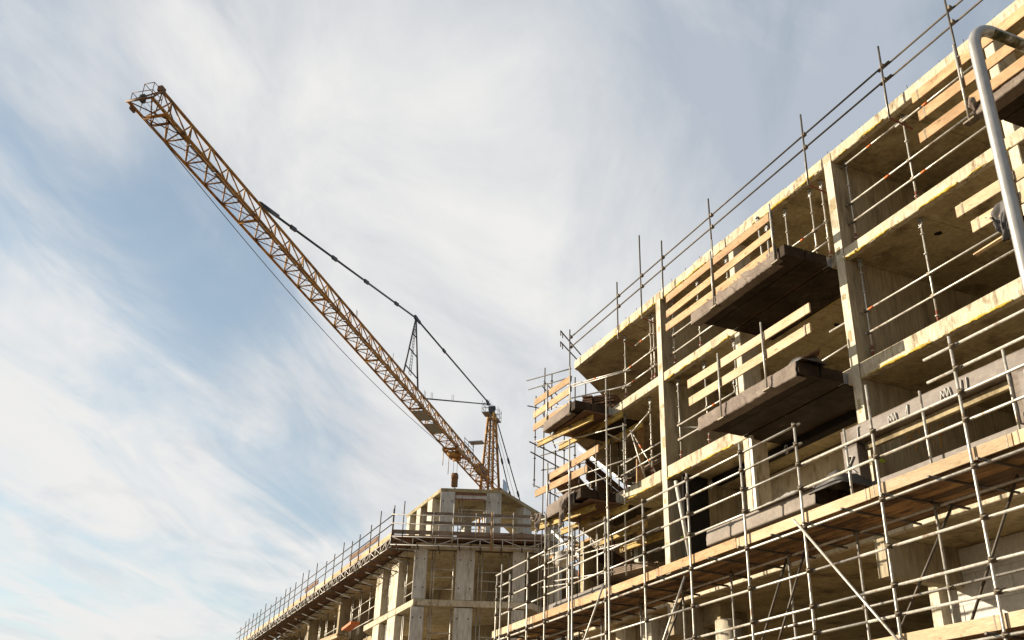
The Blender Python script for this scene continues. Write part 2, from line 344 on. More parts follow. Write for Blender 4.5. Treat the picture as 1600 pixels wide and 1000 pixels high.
# balconies of the building ------------------------------------------------
def balcony(x0, x1, zb, yf=13.62, t=.3):
    b = MB()
    b.box(x0, yf, zb, x1, 14.2, zb+t)
    b.box(x0, 14.23, zb+.015, x1, 14.86, zb+t)
    b.box(x0+.05, 14.19, zb+.05, x1-.05, 14.24, zb+t-.01)
    o = b.build('balcony', 'film', bld, bevel=.012)
    MB().box(x0+.03, 14.9, zb-.012, x1-.03, 16.15, zb+.05).build('soffit_sheet', 'film', o)
    q = MB(); n = int((x1-x0)/.07)
    q.path([(x0+(x1-x0)*i/n, 16.16+R.uniform(-.015, .015), zb+.004+R.uniform(-.008, .01)) for i in range(n+1)], [.006+.022*max(0, noise.noise(V((i*.16, x0, zb)))+.3) for i in range(n+1)], 6)
    q.build('foam_seam', 'foam', o)
    for x in (x0+.02, x1-.22):
        MB().box(x, 14.86, zb+.02, x+.2, 14.995, zb+t-.02).build('connector', 'zinc', o)
    MB().box(x0+.24, 14.86, zb+.03, x1-.24, 14.99, zb+t-.05).build('insulation_joint', 'timber_stack', o)
    return o
BAL = [(-20.05, -16.15, S2B), (-20.0, -16.1, S3B), (-29.35, -27.05, S2B), (-29.0, -26.65, S3B), (-10.35, -5.5, S2B), (-10.3, -5.5, S3B+.25), (-19.95, -15.95, S4T-.18)]
for a in BAL: balcony(*a)
balcony(-29.0, -26.6, S4T-.45)

# ------------------------------------------------------------------ tarpaulins over the balcony fronts
def tarp(label, x0, x1, zb, seed, mat='cloth', drop=.0, yf=13.62, amp=.05, flare=0, under=.25, t=.29, group='tarpaulins hung over balcony fronts'):
    prof = [(.30, t+.03), (.03, t+.045), (-.012, t), (-.022, t*.5), (-.03, -.03), (-.012, -.05-drop), (under, -.05-drop*.3)]
    def fn(u, v):
        s = v*(len(prof)-1); i = min(int(s), len(prof)-2); f = s-i
        y = prof[i][0]*(1-f)+prof[i+1][0]*f; z = prof[i][1]*(1-f)+prof[i+1][1]*f
        x = x0+(x1-x0)*u
        k = math.sin(u*math.pi)**.3 if not flare else 1
        n = .7*noise.noise(V((x*1.1+z*2.2, seed, z*1.5)))+.7*noise.noise(V((x*4+z*5.3, seed+3, z*2.5)))+.5*noise.noise(V((x*10+z*9, seed+7, z*4)))
        sag = amp*1.3*noise.noise(V((x*.8, seed+11, 0)))
        fl = flare*max(0, v-.55)*(.5+.5*math.sin(x*4.3+seed))
        return V((x+.04*n, yf+y-abs(n)*amp*k*(1 if v < .9 else .2)-.012, zb+z+(sag if .15 < v < .8 else 0)*.5+n*amp*.25-fl))
    o = MB().grid(fn, int((x1-x0)*26), 40).build('tarpaulin', mat, solid=.006)
    return tag(o, label, 'tarpaulin', group)
tarp('brown tarpaulin with loose folds over the front of the upper middle balcony', -20.12, -16.5, S2B, 1.0, amp=.06, drop=.02)
tarp('brown tarpaulin with a diagonal crease over the front of the middle balcony one floor lower', -20.06, -16.15, S3B, 5.0, amp=.05)
tarp('grey brown tarpaulin on the upper corner balcony beside the dark building edge', -29.4, -27.35, S2B, 9.0, amp=.025)
tarp('pinkish tarpaulin on the lower corner balcony with a ragged hanging flap', -29.05, -27.0, S3B, 13.0, amp=.05, drop=.05)
tarp('pale brown tarpaulin on the top right balcony behind the curved lamp post', -10.4, -6, S2B, 17.0, amp=.035)
tarp('brown protective wrap over the lowest middle balcony just above the scaffold toe board', -19.98, -15.98, S4T-.18, 21.0, mat='cloth_pale', amp=.006, under=.15, t=.30)
# hanging ragged flaps at the lower corner balcony
def flap(label, top0, top1, length, seed, mat='cloth'):
    t0, t1 = V(top0), V(top1); d = (t1-t0)
    def fn(u, v):
        p = t0+d*u; w = length*(.55+.45*math.sin(u*2.6+seed)+.25*noise.noise(V((u*4, seed, 0))))
        g = .09*math.sin(u*15+seed+v*2)*(.3+v)+.1*noise.noise(V((u*3, v*3, seed)))
        c = (u-.5)*-.55*v
        return p+d*c+V((.4*g, -abs(g)-.03, -w*v))
    return tag(MB().grid(fn, 40, 24).build('tarpaulin', mat, solid=.006), label, 'tarpaulin', 'tarpaulins hung over balcony fronts')
flap('torn corner of pinkish cloth hanging as a triangle below the lower corner balcony', (-27.95, 13.52, S3B+.28), (-26.95, 13.5, S3B+.3), .95, 1.0)
flap('twisted pinkish rag hanging at the left end of the lower corner balcony', (-29.75, 13.4, S3B+.15), (-29.1, 13.5, S3B+.1), 1.15, 4.0)
def heap(label, x0, x1, y0, y1, z0, h, seed, mat):
    def fn(u, v):
        k = math.sin(math.pi*u)**.6*math.sin(math.pi*v)**.5
        x = x0+(x1-x0)*u; y = y0+(y1-y0)*v
        return V((x, y, z0+h*k*(.75+.5*noise.noise(V((x*2.5, y*3, seed))))+.05*k*noise.noise(V((x*9, y*9, seed)))))
    return tag(MB().grid(fn, 40, 16).build('tarpaulin', mat, solid=.006), label, 'tarpaulin')
heap('crumpled pale sheet lying on the right end of the lowest wrapped balcony', -17.9, -16.0, 13.5, 14.3, S4T+.11, .24, 2, 'cloth_white')
heap('dark grey sheet folded over the right corner of the lowest wrapped balcony', -16.15, -15.1, 13.55, 14.6, S4T-.0, .5, 7, 'cloth_dark')
heap('dark sack of film bunched on the corner of the middle balcony', -16.55, -15.95, 13.6, 14.3, S3B+.3, .3, 5, 'cloth_dark')
def sack(label, c, r, seed, mat):
    def fn(u, v):
        th = u*2*math.pi; ph = v*math.pi
        d = V((math.sin(ph)*math.cos(th), math.sin(ph)*math.sin(th), math.cos(ph)))
        k = 1+.35*noise.noise(d*1.6+V((seed, 0, 0)))+.12*noise.noise(d*5+V((seed, 0, 0)))
        return V(c)+V((d.x*r[0], d.y*r[1], d.z*r[2]))*k
    return tag(MB().grid(fn, 28, 18).build('tarpaulin', mat), label, 'tarpaulin')
flap('black film corner hanging behind the lamp post at the right edge', (-10.62, 13.6, 11.6), (-9.9, 13.5, 11.75), .75, 6.0, 'cloth_dark')
sack('bunched grey cloth end at the corner of the top right balcony', (-10.38, 13.6, 13.98), (.12, .14, .15), 8, 'cloth')

# ------------------------------------------------------------------ balcony guard rails: boards on tube posts
def board(b, p0, p1, h=.24, t=.045, up=(0, 0, 1)):
    n = 6; p0, p1 = V(p0), V(p1); d = (p1-p0); a = d.normalized(); s = a.cross(V((0, 0, 1))).normalized()
    b.obox((p0+p1)/2, d/2, s*t/2, V((0, 0, h/2)))
def guard(label, boards, posts, y, mat='board_pale'):
    x0 = min(q[0] for q in boards); g = thing('board_guard_rail', label, 'guard rail', (x0, y, posts[0][1]), 'timber guard rails along balcony edges')
    for (xa, za, xb, zb_, h) in boards:
        m = MB(); board(m, (xa, y+.04, za), (xb, y+.04+R.uniform(-.02, .02), zb_), h)
        o = m.build('guard_board', mat, g, bevel=.006)
        for x, s in ((xa, 1), (xb, -1)):
            zz = za if s == 1 else zb_
            MB().obox((x+s*.16, y+.04, zz), (.02, 0, 0), (0, .0265, 0), (0, 0, h/2+.003)).build('hoop_band', 'coupler', o)
    for (x, zb_, zt) in posts:
        p = MB().tube((x, y-.02, zb_), (x+R.uniform(-.02, .02), y-.02, zt), .024, 10).build('post', 'steel', g)
        MB().obox((x, y+.03, zb_+.02), (.13, 0, 0), (0, .08, 0), (0, 0, .02)).build('foot_clamp', 'coupler', p, bevel=.005)
        for (xa, za, xb, zz, h) in boards:
            zc = za+(zz-za)*(x-xa)/(xb-xa)
            if zb_ < zc < zt: MB().obox((x, y+.012, zc), (.035, 0, 0), (0, .02, 0), (0, 0, .09)).build('board_bracket', 'coupler', p)
    return g
guard('three board guard rail on two tube posts along the upper middle balcony', [(-21.28, 15.01, -16.52, 15.01, .225), (-21.3, 14.54, -16.46, 14.55, .22), (-21.36, 14.15, -16.5, 14.07, .225)],
      [(-18.97, 13.66, 15.33), (-16.42, 13.66, 15.31)], 13.55, 'board')
guard('two board guard rail with pale boards along the middle balcony one floor lower', [(-20.35, 12.04, -15.42, 12.01, .235), (-20.33, 11.54, -15.49, 11.55, .235)],
      [(-18.9, 10.57, 12.32), (-17.08, 10.65, 12.38)], 13.5, 'board_pale')
guard('three board guard rail at the upper corner balcony, left end of the building', [(-30.4, 15.19, -27.5, 15.0, .25), (-30.47, 14.72, -27.6, 14.62, .25), (-30.45, 14.25, -27.6, 14.1, .25)],
      [(-29.25, 13.7, 15.5), (-27.47, 13.7, 15.42)], 13.66, 'board')
guard('two slanting orange boards at the lower corner balcony', [(-29.2, 12.05, -25.62, 11.98, .24), (-30.2, 11.77, -26.36, 11.55, .24)],
      [(-29.1, 10.6, 12.55), (-27.47, 10.6, 12.85)], 13.66, 'board')
guard('three board guard rail along the top right balcony crossed by the lamp post', [(-11.7, 15.05, -5.5, 15.0, .24), (-11.62, 14.55, -5.6, 14.45, .24), (-11.7, 14.06, -5.5, 14.0, .24)],
      [(-10.47, 13.6, 15.45), (-7.6, 13.6, 15.3)], 13.5, 'board')
guard('two short boards beside the lamp post on the right, one floor below the roof balcony', [(-11.2, 12.02, -6, 11.96, .24), (-10.93, 11.55, -6, 11.5, .24)],
      [(-9.9, 10.9, 12.5), (-7.4, 10.9, 12.4)], 13.5, 'board_pale')
# loose planks
def plank(label, p0, p1, w, t, mat, group=None):
    return tag(MB().bar(p0, p1, w, t).build('loose_plank', mat, bevel=.004), label, 'plank', group)
plank('dark red brown plank sticking out over the middle balcony corner', atY(1247, 566, 13.75), atY(1280, 550, 14.15), .3, .04, 'timber_stack')
plank('pale lath leaning across the ceiling bay left of the lamp post', atY(1524, 398, 14.9), atY(1572, 368, 14.6), .1, .03, 'board_pale')
plank('upright orange timber plank standing inside the lower left bay', atY(1001, 850, 16.2), atY(1000, 660, 16.2), .28, .06, 'board')

# ------------------------------------------------------------------ edge protection: clamp posts and tubes in the open bays
def rings(b, p0, p1, step=.5):
    p0, p1 = V(p0), V(p1); L_ = (p1-p0).length; d = (p1-p0)/L_; k = .28
    while k < L_-.1:
        b.tube(p0+d*k, p0+d*(k+.026), .052, 9); k += step
def clamp_post(parent, x, y, zb, zt, lean=0):
    b = MB(); b.tube((x, y, zb+.02), (x+lean, y, zt-.24), .024, 10); b.tube((x+lean, y, zt-.26), (x+lean, y, zt-.04), .014, 8)
    rings(b, (x, y, zb), (x+lean, y, zt-.3))
    o = b.build('post', 'steel', parent)
    h = MB(); h.tube((x+lean, y, zt-.05), (x+lean, y, zt-.015), .06, 10); h.tube((x+lean-.07, y-.02, zt-.2), (x+lean+.07, y+.02, zt-.16), .012, 6)
    h.path([(x+lean+.05*math.cos(t*.785), y-.01, zt-.13+.045*math.sin(t*.785)) for t in range(9)], .012, 5)
    h.build('clamp_head', 'zinc', o)
    f = MB(); f.obox((x, y, zb+.012), (.07, 0, 0), (0, .07, 0), (0, 0, .012)); f.tube((x-.09, y-.04, zb+.07), (x+.09, y-.04, zb+.07), .01, 6)
    f.build('foot_plate', 'coupler', o)
    MB().tube((x, y, zb+.12), (x+lean*.1, y, zb+.42), .0265, 10).build('red_sleeve', 'red', o)
    return o
def edge_rail(label, zb, zt, xs, rails, y=15.3):
    g = thing('edge_guard_rail', label, 'guard rail', (xs[0], y, zb), 'tube guard rails clamped between the floors')
    ps = [clamp_post(g, x, y, zb, zt, R.uniform(-.02, .02)) for x in xs]
    for r_ in rails:
        p0, p1 = V(r_[0]), V(r_[1]); b = MB().tube(p0, p1, .024, 10); o = b.build('rail', 'steel', g)
        if R.random() < .7:
            k = R.uniform(.2, .8); q = p0+(p1-p0)*k; d = (p1-p0).normalized(); MB().tube(q, q+d*.16, .0252, 10).build('paint_band', 'orange', o)
        for x in xs:
            if (x-p0.x)*(x-p1.x) < 0 and abs(p1.x-p0.x) > .1:
                q = p0+(p1-p0)*((x-p0.x)/(p1.x-p0.x))
                MB().obox(q+V((0, .02, 0)), (.045, 0, 0), (0, .045, 0), (0, 0, .04)).build('coupler', 'coupler', o, bevel=.008)
    return g
def rl(x0, x1, z, y=15.26, z1=None, y1=None): return ((x0, y, z), (x1, y if y1 is None else y1, z if z1 is None else z1))
edge_rail('two tube rails on clamp posts in the top bay right of the main wall end', S2T, RB, [-15.56, -13.6, -11.3], [rl(-15.7, -11.4, 15.32), rl(-15.72, -10.3, 14.8), rl(-15.7, -13.4, 16.45), rl(-13.8, -11.2, 16.4)])
edge_rail('two tube rails on clamp posts in the bay below the top right bay', S3T, S2B, [-15.56, -13.62, -11.3], [rl(-16.8, -10.4, 12.4, z1=12.37), rl(-19.2, -15.6, 11.75, y=15.32, z1=11.9), rl(-15.6, -10.4, 11.84), ])
edge_rail('short tube rails on clamp posts behind the upper middle balcony', S2T, RB, [-17.97, -16.92, -16.48], [rl(-18.6, -16.5, 15.3), rl(-17.4, -16.5, 14.75)])
edge_rail('clamp posts and rails behind guard boards, left half of the upper middle bay', S2T, RB, [-23.62, -22.22, -20.7], [rl(-23.8, -20.4, 15.27), rl(-23.8, -20.2, 14.68)])
edge_rail('tube rails and two paired posts in the top left bay at the open corner', S2T, RB, [-26.65, -24.98, -24.8], [rl(-26.8, -24.3, 15.27), rl(-26.8, -24.6, 14.7), rl(-25.9, -24.9, 15.9), ((-30.4, 15.0, 16.1), (-26.6, 15.26, 15.28)), ((-30.5, 15.0, 15.6), (-26.6, 15.26, 14.72))])
edge_rail('tube rails on clamp posts in the lower left bay under the second slab', S3T, S2B, [-26.75, -25.17], [rl(-26.6, -25.1, 12.9, z1=13.3), rl(-27.0, -24.4, 12.1), rl(-27.0, -24.4, 11.75), ((-26.4, 15.3, 13.1), (-25.3, 15.7, 11.1))])
edge_rail('tube rails on clamp posts behind the middle balcony, left half of that bay', S3T, S2B, [-23.53, -22.09], [rl(-23.6, -20.3, 12.3), rl(-23.6, -20.3, 11.85), ((-23.5, 15.4, 12.25), (-22.6, 17, 12.2)), ])
def prop(label, x, y, zb, zt, lean=0, red=True, group='steel props under the slabs'):
    g = thing('shoring_prop', label, 'prop', (x, y, zb), group); clamp_post(g, x, y, zb, zt, lean); return g
prop('pair of tilted prop tubes above the upper middle balcony corner, left one', -17.9, 14.4, S2B+.3, 16.1, -.1)
prop('prop right behind the tilted pair above the upper middle balcony corner', -17.75, 14.45, S2B+.3, 15.75, .03)
prop('prop beside the grey column in the middle bay, left of it', -20.5, 15.2, S3T, S2B)
prop('steel prop deep inside the top left bay between the grey columns', -27.0, 17.0, S2T, RB)
prop('steel prop in the dark inside of the upper middle bay', -21.4, 17.2, S2T, RB)
prop('orange ended prop leaning inside the middle bay', -20.9, 15.9, S3T, 13.2, -.7)

# ------------------------------------------------------------------ roof edge guard rail
rg = thing('roof_guard_rail', 'dark tube guard rail with two rails standing along the roof edge against the sky', 'guard rail', (-18, 14.7, RT))
RY = 14.7
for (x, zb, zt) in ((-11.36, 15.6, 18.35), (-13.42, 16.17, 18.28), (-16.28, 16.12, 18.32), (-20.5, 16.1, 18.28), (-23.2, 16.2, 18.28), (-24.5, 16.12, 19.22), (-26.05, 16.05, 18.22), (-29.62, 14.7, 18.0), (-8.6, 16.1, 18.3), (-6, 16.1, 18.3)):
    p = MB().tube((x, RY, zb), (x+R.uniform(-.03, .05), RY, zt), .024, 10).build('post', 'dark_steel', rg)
    MB().tube((x, RY, zb), (x+R.uniform(-.01, .01), RY, zb+.75), .0245, 10).build('lit_foot', 'steel', p)  # paler lower length: sunlight on the post foot put into its colour
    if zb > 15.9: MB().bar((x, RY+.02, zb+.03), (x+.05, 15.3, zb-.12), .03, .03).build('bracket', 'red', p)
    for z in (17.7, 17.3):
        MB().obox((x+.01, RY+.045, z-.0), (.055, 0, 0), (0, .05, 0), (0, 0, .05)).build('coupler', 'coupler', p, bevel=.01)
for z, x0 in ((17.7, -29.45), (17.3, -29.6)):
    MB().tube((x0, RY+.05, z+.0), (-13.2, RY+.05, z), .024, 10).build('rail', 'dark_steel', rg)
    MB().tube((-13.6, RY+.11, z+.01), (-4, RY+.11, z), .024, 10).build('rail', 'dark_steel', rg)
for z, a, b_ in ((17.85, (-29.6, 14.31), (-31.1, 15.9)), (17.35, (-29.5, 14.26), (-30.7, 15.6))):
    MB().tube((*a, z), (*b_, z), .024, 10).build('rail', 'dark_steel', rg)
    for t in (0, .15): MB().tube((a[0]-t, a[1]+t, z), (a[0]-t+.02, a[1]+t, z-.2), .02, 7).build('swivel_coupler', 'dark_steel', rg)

# ------------------------------------------------------------------ the big facade scaffold
sc = thing('facade_scaffold', 'tall galvanised tube scaffold with plank decks standing along the right building', 'scaffold', (-18, 12.5, 0))
OY, IY = 12.0, 13.0
def coupler_mesh():
    b = MB()
    b.tube((0, 0, -.045), (0, 0, .045), .04, 10); b.tube((-.05, .05, 0), (.05, .05, 0), .04, 10)
    b.tube((.0, -.03, 0), (.10, -.035, 0), .014, 6); b.tube((.02, .06, .02), (.06, .11, .05), .014, 6); b.obox((0, .025, 0), (.03, 0, 0), (0, .03, 0), (0, 0, .03))
    o = b.build('coupler', 'coupler', None, origin=V((0, 0, 0))); me = o.data; bpy.data.objects.remove(o); return me
CM = coupler_mesh()
def coupler(parent, p):
    o = bpy.data.objects.new('coupler', CM); C.objects.link(o); place(o, p, parent); o.rotation_euler = (0, 0, R.choice((0, math.pi))*0); return o
XS = [-5.0, -6.9, -8.6, -10.52, -12.49, -14.51, -16.28, -18.3, -20.22, -22.14, -24.16, -25.66, -26.86, -28.18, -29.21]
TOP = [8.8, 8.8, 8.9, 8.84, 8.73, 8.69, 8.86, 8.79, 8.67, 8.74, 9.7, 9.7, 8.85, 8.45, 8.6]
rail_z = (8.66, 8.27, 7.87, 7.41, 5.88, 5.25, 4.8)
for x, zt in zip(XS, TOP):
    lean = R.uniform(-.025, .025)
    p = MB().path([(x-lean, OY, 0), (x, OY, 4.6), (x+lean*.6, OY, 6.9), (x+lean, OY, zt)], .0245, 11).build('standard', 'steel', sc)
    for z in rail_z:
        if z > 8 and -14.4 < x < -11: continue
        if z < zt: coupler(p, V((x, OY, z)))
    coupler(p, V((x, OY, 6.66))); coupler(p, V((x, OY, 4.2)))
for x in (-24.02, -22.0, -28.9):
    MB().tube((x, OY+.02, 2), (x+.015, OY+.02, 8.9), .0245, 10).build('standard', 'steel', sc)
def sr(x0, x1, z, y=OY+.052, name='guard_tube', dz=0): return MB().tube((x0, y, z+R.uniform(-.01, .01)), (x1, y, z+dz+R.uniform(-.01, .01)), .0245, 10).build(name, 'steel', sc)
for z in (8.66, 8.27):
    sr(-20.1, -14.4, z); sr(-24.3, -19.95, z-.02, OY+.1); sr(-29.4, -24.0, z); sr(-11.22, -4, z+.05, OY+.11)
for z in (7.87, 7.41):
    sr(-14.6, -4, z); sr(-19.9, -14.3, z, OY+.1); sr(-25.8, -19.6, z); sr(-29.5, -25.5, z, OY+.1)
for z in (5.88, 5.25, 4.8):
    sr(-13.2, -4, z); sr(-18.6, -12.9, z, OY+.1); sr(-24.4, -18.2, z); sr(-29.5, -24.1, z, OY+.1)
sr(-30, -4, 6.66, OY+.05, 'ledger'); sr(-30, -4, 4.2, OY+.05, 'ledger')
sr(-30, -4, 6.64, IY+.0, 'ledger'); sr(-30, -4, 4.2, IY+.0, 'ledger'); sr(-30, -8, 5.28, IY-.05, 'ledger')
IX = [-8.4, -10.4, -12.25, -14.25, -16.2, -18.2, -20.1, -22.1, -24.1, -26.1, -28.1]
for x in IX:
    b = MB().tube((x, IY-.055, 0), (x+R.uniform(-.05, .05), IY-.055, 6.75), .0245, 10)
    p = b.build('standard', 'steel', sc)
    for z in (6.64, 5.28, 4.2): coupler(p, V((x, IY-.055, z)))
for x, zt in ((-12.25, 8.73), (-10.4, 8.8), (-14.25, 8.68)):       # inner uprights above the deck
    p = MB().tube((x, IY, 6.8), (x-.01, IY, zt), .0245, 10).build('standard', 'steel', sc)
# transoms under the decks
for zd in (6.72, 4.26):
    x = -29.6
    while x < -5:
        MB().tube((x, OY-.12, zd-.01), (x+R.uniform(-.1, .1), 13.75, zd-.01), .0245, 8).build('transom', 'dark_steel', sc)  # dark tube material carries the shade under the deck
        x += 1.0+R.uniform(-.08, .08)
# plank decks
def deck(zd):
    b = MB(); y = OY+.14
    while y < 13.72:
        x = -30+R.uniform(0, 2)
        while x < -4:
            l = R.choice((2.4, 3.0, 3.9)); b.mi = 0
            b.obox((x+l/2, y+.11, zd+.04+R.uniform(-.006, .006)), (l/2-.012, 0, 0), (0, .106, R.uniform(-.002, .002)), (0, 0, .019)); x += l
        y += .226
    b.build('deck', 'deck', sc)
deck(6.74); deck(4.28)
# toe boards
def toe(zc, x0, h=.2):
    x = x0
    while x < -4:
        l = R.choice((3.0, 3.9, 3.9)); dz = R.uniform(-.012, .012)
        o = MB().obox((x+l/2, OY+.075+R.uniform(0, .008), zc+dz), (l/2-.008, 0, 0), (0, .019, 0), (0, 0, h/2)).build('toe_board', 'board_pale' if zc < 5 else R.choice(('board_pale', 'board', 'board_pale')), sc, bevel=.004)
        for e in (x+.1, x+l-.1): MB().obox((e, OY+.08, zc+dz), (.012, 0, 0), (0, .026, 0), (0, 0, h/2+.003)).build('hoop_band', 'coupler', o)
        x += l
toe(6.875, -29.6); toe(4.39, -16.6, .21)
# braces
def brace(p0, p1): return MB().tube(p0, p1, .0245, 10).build('brace', 'steel' if V(p0).y < IY-.3 else 'dark_steel', sc)  # inner braces use the dark tube, their shade put into the colour
brace((-14.7, OY-.06, 6.85), (-11.5, OY-.06, 3.28)); brace(atY(1515, 980, 13.06), atY(1590, 742, 13.06)); brace((-22.1, OY-.06, 7.05), (-24.2, OY-.06, 4.7))
brace((-18.1, IY+.06, 4.2), (-16.4, IY+.06, 6.64)); brace((-22.4, IY+.06, 4.2), (-20.2, IY+.06, 6.64)); brace((-15.6, IY-.12, 6.6), (-17.3, IY-.12, 4.1)); brace((-12, IY+.06, 6.62), (-14.3, IY+.06, 4.0))
brace((-20.8, OY+.1, 4.0), (-18.7, OY+.1, 6.6))

# ------------------------------------------------------------------ foil wrapped frame standing on level four
wf = thing('wrapped_frame', 'large window frame wrapped in brown foil with white scrawls, behind the scaffold rails', 'window frame', (-13.5, 14.3, S4T))
fy = 14.28
def wrapped(x0, y0, z0, x1, y1, z1, name):
    c = V(((x0+x1)/2, (y0+y1)/2, (z0+z1)/2)); b = MB().box(x0, y0, z0, x1, y1, z1)
    bm = bmesh.new(); me = bpy.data.meshes.new('t'); me.from_pydata(b.v, [], b.f); bm.from_mesh(me)
    bmesh.ops.subdivide_edges(bm, edges=bm.edges, cuts=12, use_grid_fill=True)
    b2 = MB(); bm.verts.ensure_lookup_table()
    vs = [v.co+v.normal*(.009*noise.noise(v.co*2.3)+.007*noise.noise(v.co*7)) for v in bm.verts]
    b2.add(vs, [[v.index for v in f.verts] for f in bm.faces], True); bm.free()
    return b2.build(name, 'wrap', wf)
hd = wrapped(-15.78, fy, 9.0, -10.2, fy+.3, 9.34, 'head_member')
wrapped(-15.8, fy+.02, S4T+.08, -15.36, fy+.3, 8.98, 'side_member'); wrapped(-11.35, fy-.01, S4T+.08, -9.0, fy+.16, 9.0, 'side_member')
MB().box(-15.34, fy+.2, 8.84, -11.37, fy+.29, 8.995).build('inner_bead', 'concrete', wf, bevel=.006)
MB().box(-15.37, fy+.06, S4T, -11.36, fy+.26, S4T+.12).build('sill', 'wrap', wf, bevel=.01)
MB().box(-11.43, fy+.0, S4T+.1, -11.40, fy+.24, 8.98).build('edge_trim', 'zinc', wf)
def scrawl(strokes, y, x, z, s, name='white_marking', mat='mark', parent=None, r=.02):
    for st in strokes:
        for p, q in zip(st, st[1:]):
            MB().bar((x+p[0]*s, y-.012, z+p[1]*s), (x+q[0]*s, y-.012, z+q[1]*s), .01, r*2, (0, 1, 0)).build(name, mat, parent)
Mst = [[(0, 0), (.1, .8)], [(.1, .8), (.35, .15)], [(.35, .15), (.6, .9)], [(.6, .9), (.7, .1)], [(.75, .1), (1.0, .85)], [(1.0, .85), (1.15, 0)]]
scrawl(Mst, fy-.008, -14.35, 9.05, .2, parent=wf, r=.018); scrawl([[(0, 0), (.1, 1)], [(.1, 1), (-.2, .2)]], fy-.008, -13.82, 9.05, .22, parent=wf, r=.016)
scrawl(Mst, fy-.008, -12.95, 9.05, .22, parent=wf, r=.02); scrawl([[(0, 0), (.1, 1)], [(.6, 0), (.7, 1)]], fy-.008, -12.45, 9.05, .22, parent=wf, r=.02)
scrawl([[(0, 0), (.1, 1)], [(.1, 1), (.3, 1.05)]], fy-.008, -15.25, 9.04, .22, parent=wf, r=.018)
scrawl([[(0, 0), (.12, 1)], [(.12, 1), (.45, .9)], [(.45, .9), (.06, .45)], [(.06, .45), (.5, .02)]], fy+.008, -15.66, 8.35, .4, parent=wf, r=.02)
scrawl([[(0, 0), (.1, 1)], [(.1, 1), (.5, .9)], [(.0, .5), (.4, .45)], [(.0, 0), (.45, 0)]], fy-.02, -11.2, 8.0, .35, parent=wf, r=.02)
scrawl([[(0, 0), (.15, 1)], [(.15, 1), (.4, .1)], [(.4, .1), (.7, .9)], [(.7, .9), (.8, 0)]], fy-.02, -11.1, 8.62, .32, parent=wf, r=.02)
# orange sprayed figures and lime dabs on the board marked wall
def spray(pts_list, mat, r=.02):
    b = MB()
    for pts in pts_list:
        q = []
        for (x, y) in pts:
            p = atX(x, y, XA+.262); q.append(V((XA+.2615, p.y, p.z)))
        b.path(q, r, 5)
    b.build('spray_mark', mat, bld)
def arc(cx, cy, rx, ry, a0=0, a1=360, n=14): return [(cx+rx*math.cos(rad(a0+(a1-a0)*k/n)), cy+ry*math.sin(rad(a0+(a1-a0)*k/n))) for k in range(n+1)]
spray([arc(1420, 672, 7, 9), [(1409, 667), (1421, 664)], arc(1443, 668, 8, 14, 120, 420), arc(1424, 695, 9, 10, -150, 60), [(1459, 694), (1459, 688)], [(1466, 667), (1474, 662), (1479, 668)], [(1469, 676), (1470, 700)], [(1466, 680), (1474, 678)]], 'graffiti', .012)
spray([[(1375, 717), (1383, 721)], [(1374, 720), (1380, 722)]], 'lime', .02)
b = MB(); b.path([(-23.835, 15.35, 9.05), (-23.835, 15.6, 9.1)], .03, 5); b.build('spray_mark', 'lime', bld)
# white pipe prop and dark panel on level four
tag(MB().tube(atY(1056, 752, 14.9), atY(1079, 875, 14.9), .055, 12).build('leaning_pipe', 'white_tube'), 'thick white pipe leaning at the wall end beside the dark recess', 'pipe')
tag(MB().box(-19.82, 14.92, S4T+.02, -19.70, 15.0, S3B-.02).build('white_post', 'white_tube', bevel=.01), 'flat white post standing against the column of the fourth floor', 'post')

# ------------------------------------------------------------------ formwork beams and timber under the corner balconies
def h20(label, p0, p1):
    p0, p1 = V(p0), V(p1); b = MB(); d = (p1-p0).normalized(); u = V((0, 0, 1))
    b.bar(p0+u*.08, p1+u*.08, .08, .04); b.bar(p0-u*.08, p1-u*.08, .08, .04); b.bar(p0, p1, .03, .12)
    return tag(b.build('formwork_beam', 'beam', bevel=.003), label, 'beam', 'yellow formwork beams under the corner balconies')
for (a, b_, zz, lb) in (((-30.2, 13.75), (-27.0, 14.25), S2B-.22, 'long yellow formwork beam right under the upper corner balcony'),
                        ((-30.0, 14.5), (-26.2, 14.9), S2B-.26, 'yellow formwork beam behind the front one under the upper corner balcony'),
                        ((-29.6, 15.3), (-26.0, 15.5), S2B-.55, 'lower crossing yellow beam in the shade under the upper corner balcony'),
                        ((-29.9, 13.6), (-26.7, 14.15), S3B-.22, 'long yellow formwork beam right under the lower corner balcony'),
                        ((-29.6, 14.4), (-26.0, 14.9), S3B-.3, 'second yellow beam behind the front one under the lower corner balcony'),
                        ((-29.4, 15.6), (-26.4, 15.8), S3B-.6, 'short yellow beam in the light below the lower corner balcony'),
                        ((-29.2, 16.4), (-26.8, 16.6), S3B-.75, 'backmost yellow beam below the lower corner balcony')):
    h20(lb, (*a, zz), (*b_, zz))
tag(MB().box(-29.3, 13.9, S2B-.09, -26.9, 14.95, S2B-.05).build('formwork_sheet', 'timber_stack'), 'dark plywood sheet between upper corner balcony and its beams', 'plywood')
tag(MB().box(-29.0, 13.85, S3B-.09, -26.5, 14.95, S3B-.05).build('formwork_sheet', 'timber_stack'), 'dark plywood sheet between lower corner balcony and its beams', 'plywood')
def stack(label, c, l, w, n, ang, mat='timber_stack'):
    b = MB(); a = V((math.cos(ang), math.sin(ang), 0)); s = V((-a.y, a.x, 0))
    for k in range(n):
        for j in range(3):
            b.obox(V(c)+s*(j-1)*w/3+V((0, 0, k*.055))+a*R.uniform(-.1, .1), a*l/2, s*w/6.6, V((0, 0, .022)))
    return tag(b.build('timber_stack', mat), label, 'timber', 'dark timber stacked at the open corner')
stack('stack of dark boards behind the upper corner guard rail', (-29.3, 16.2, 14.6), 2.6, 1.2, 9, 2.3)
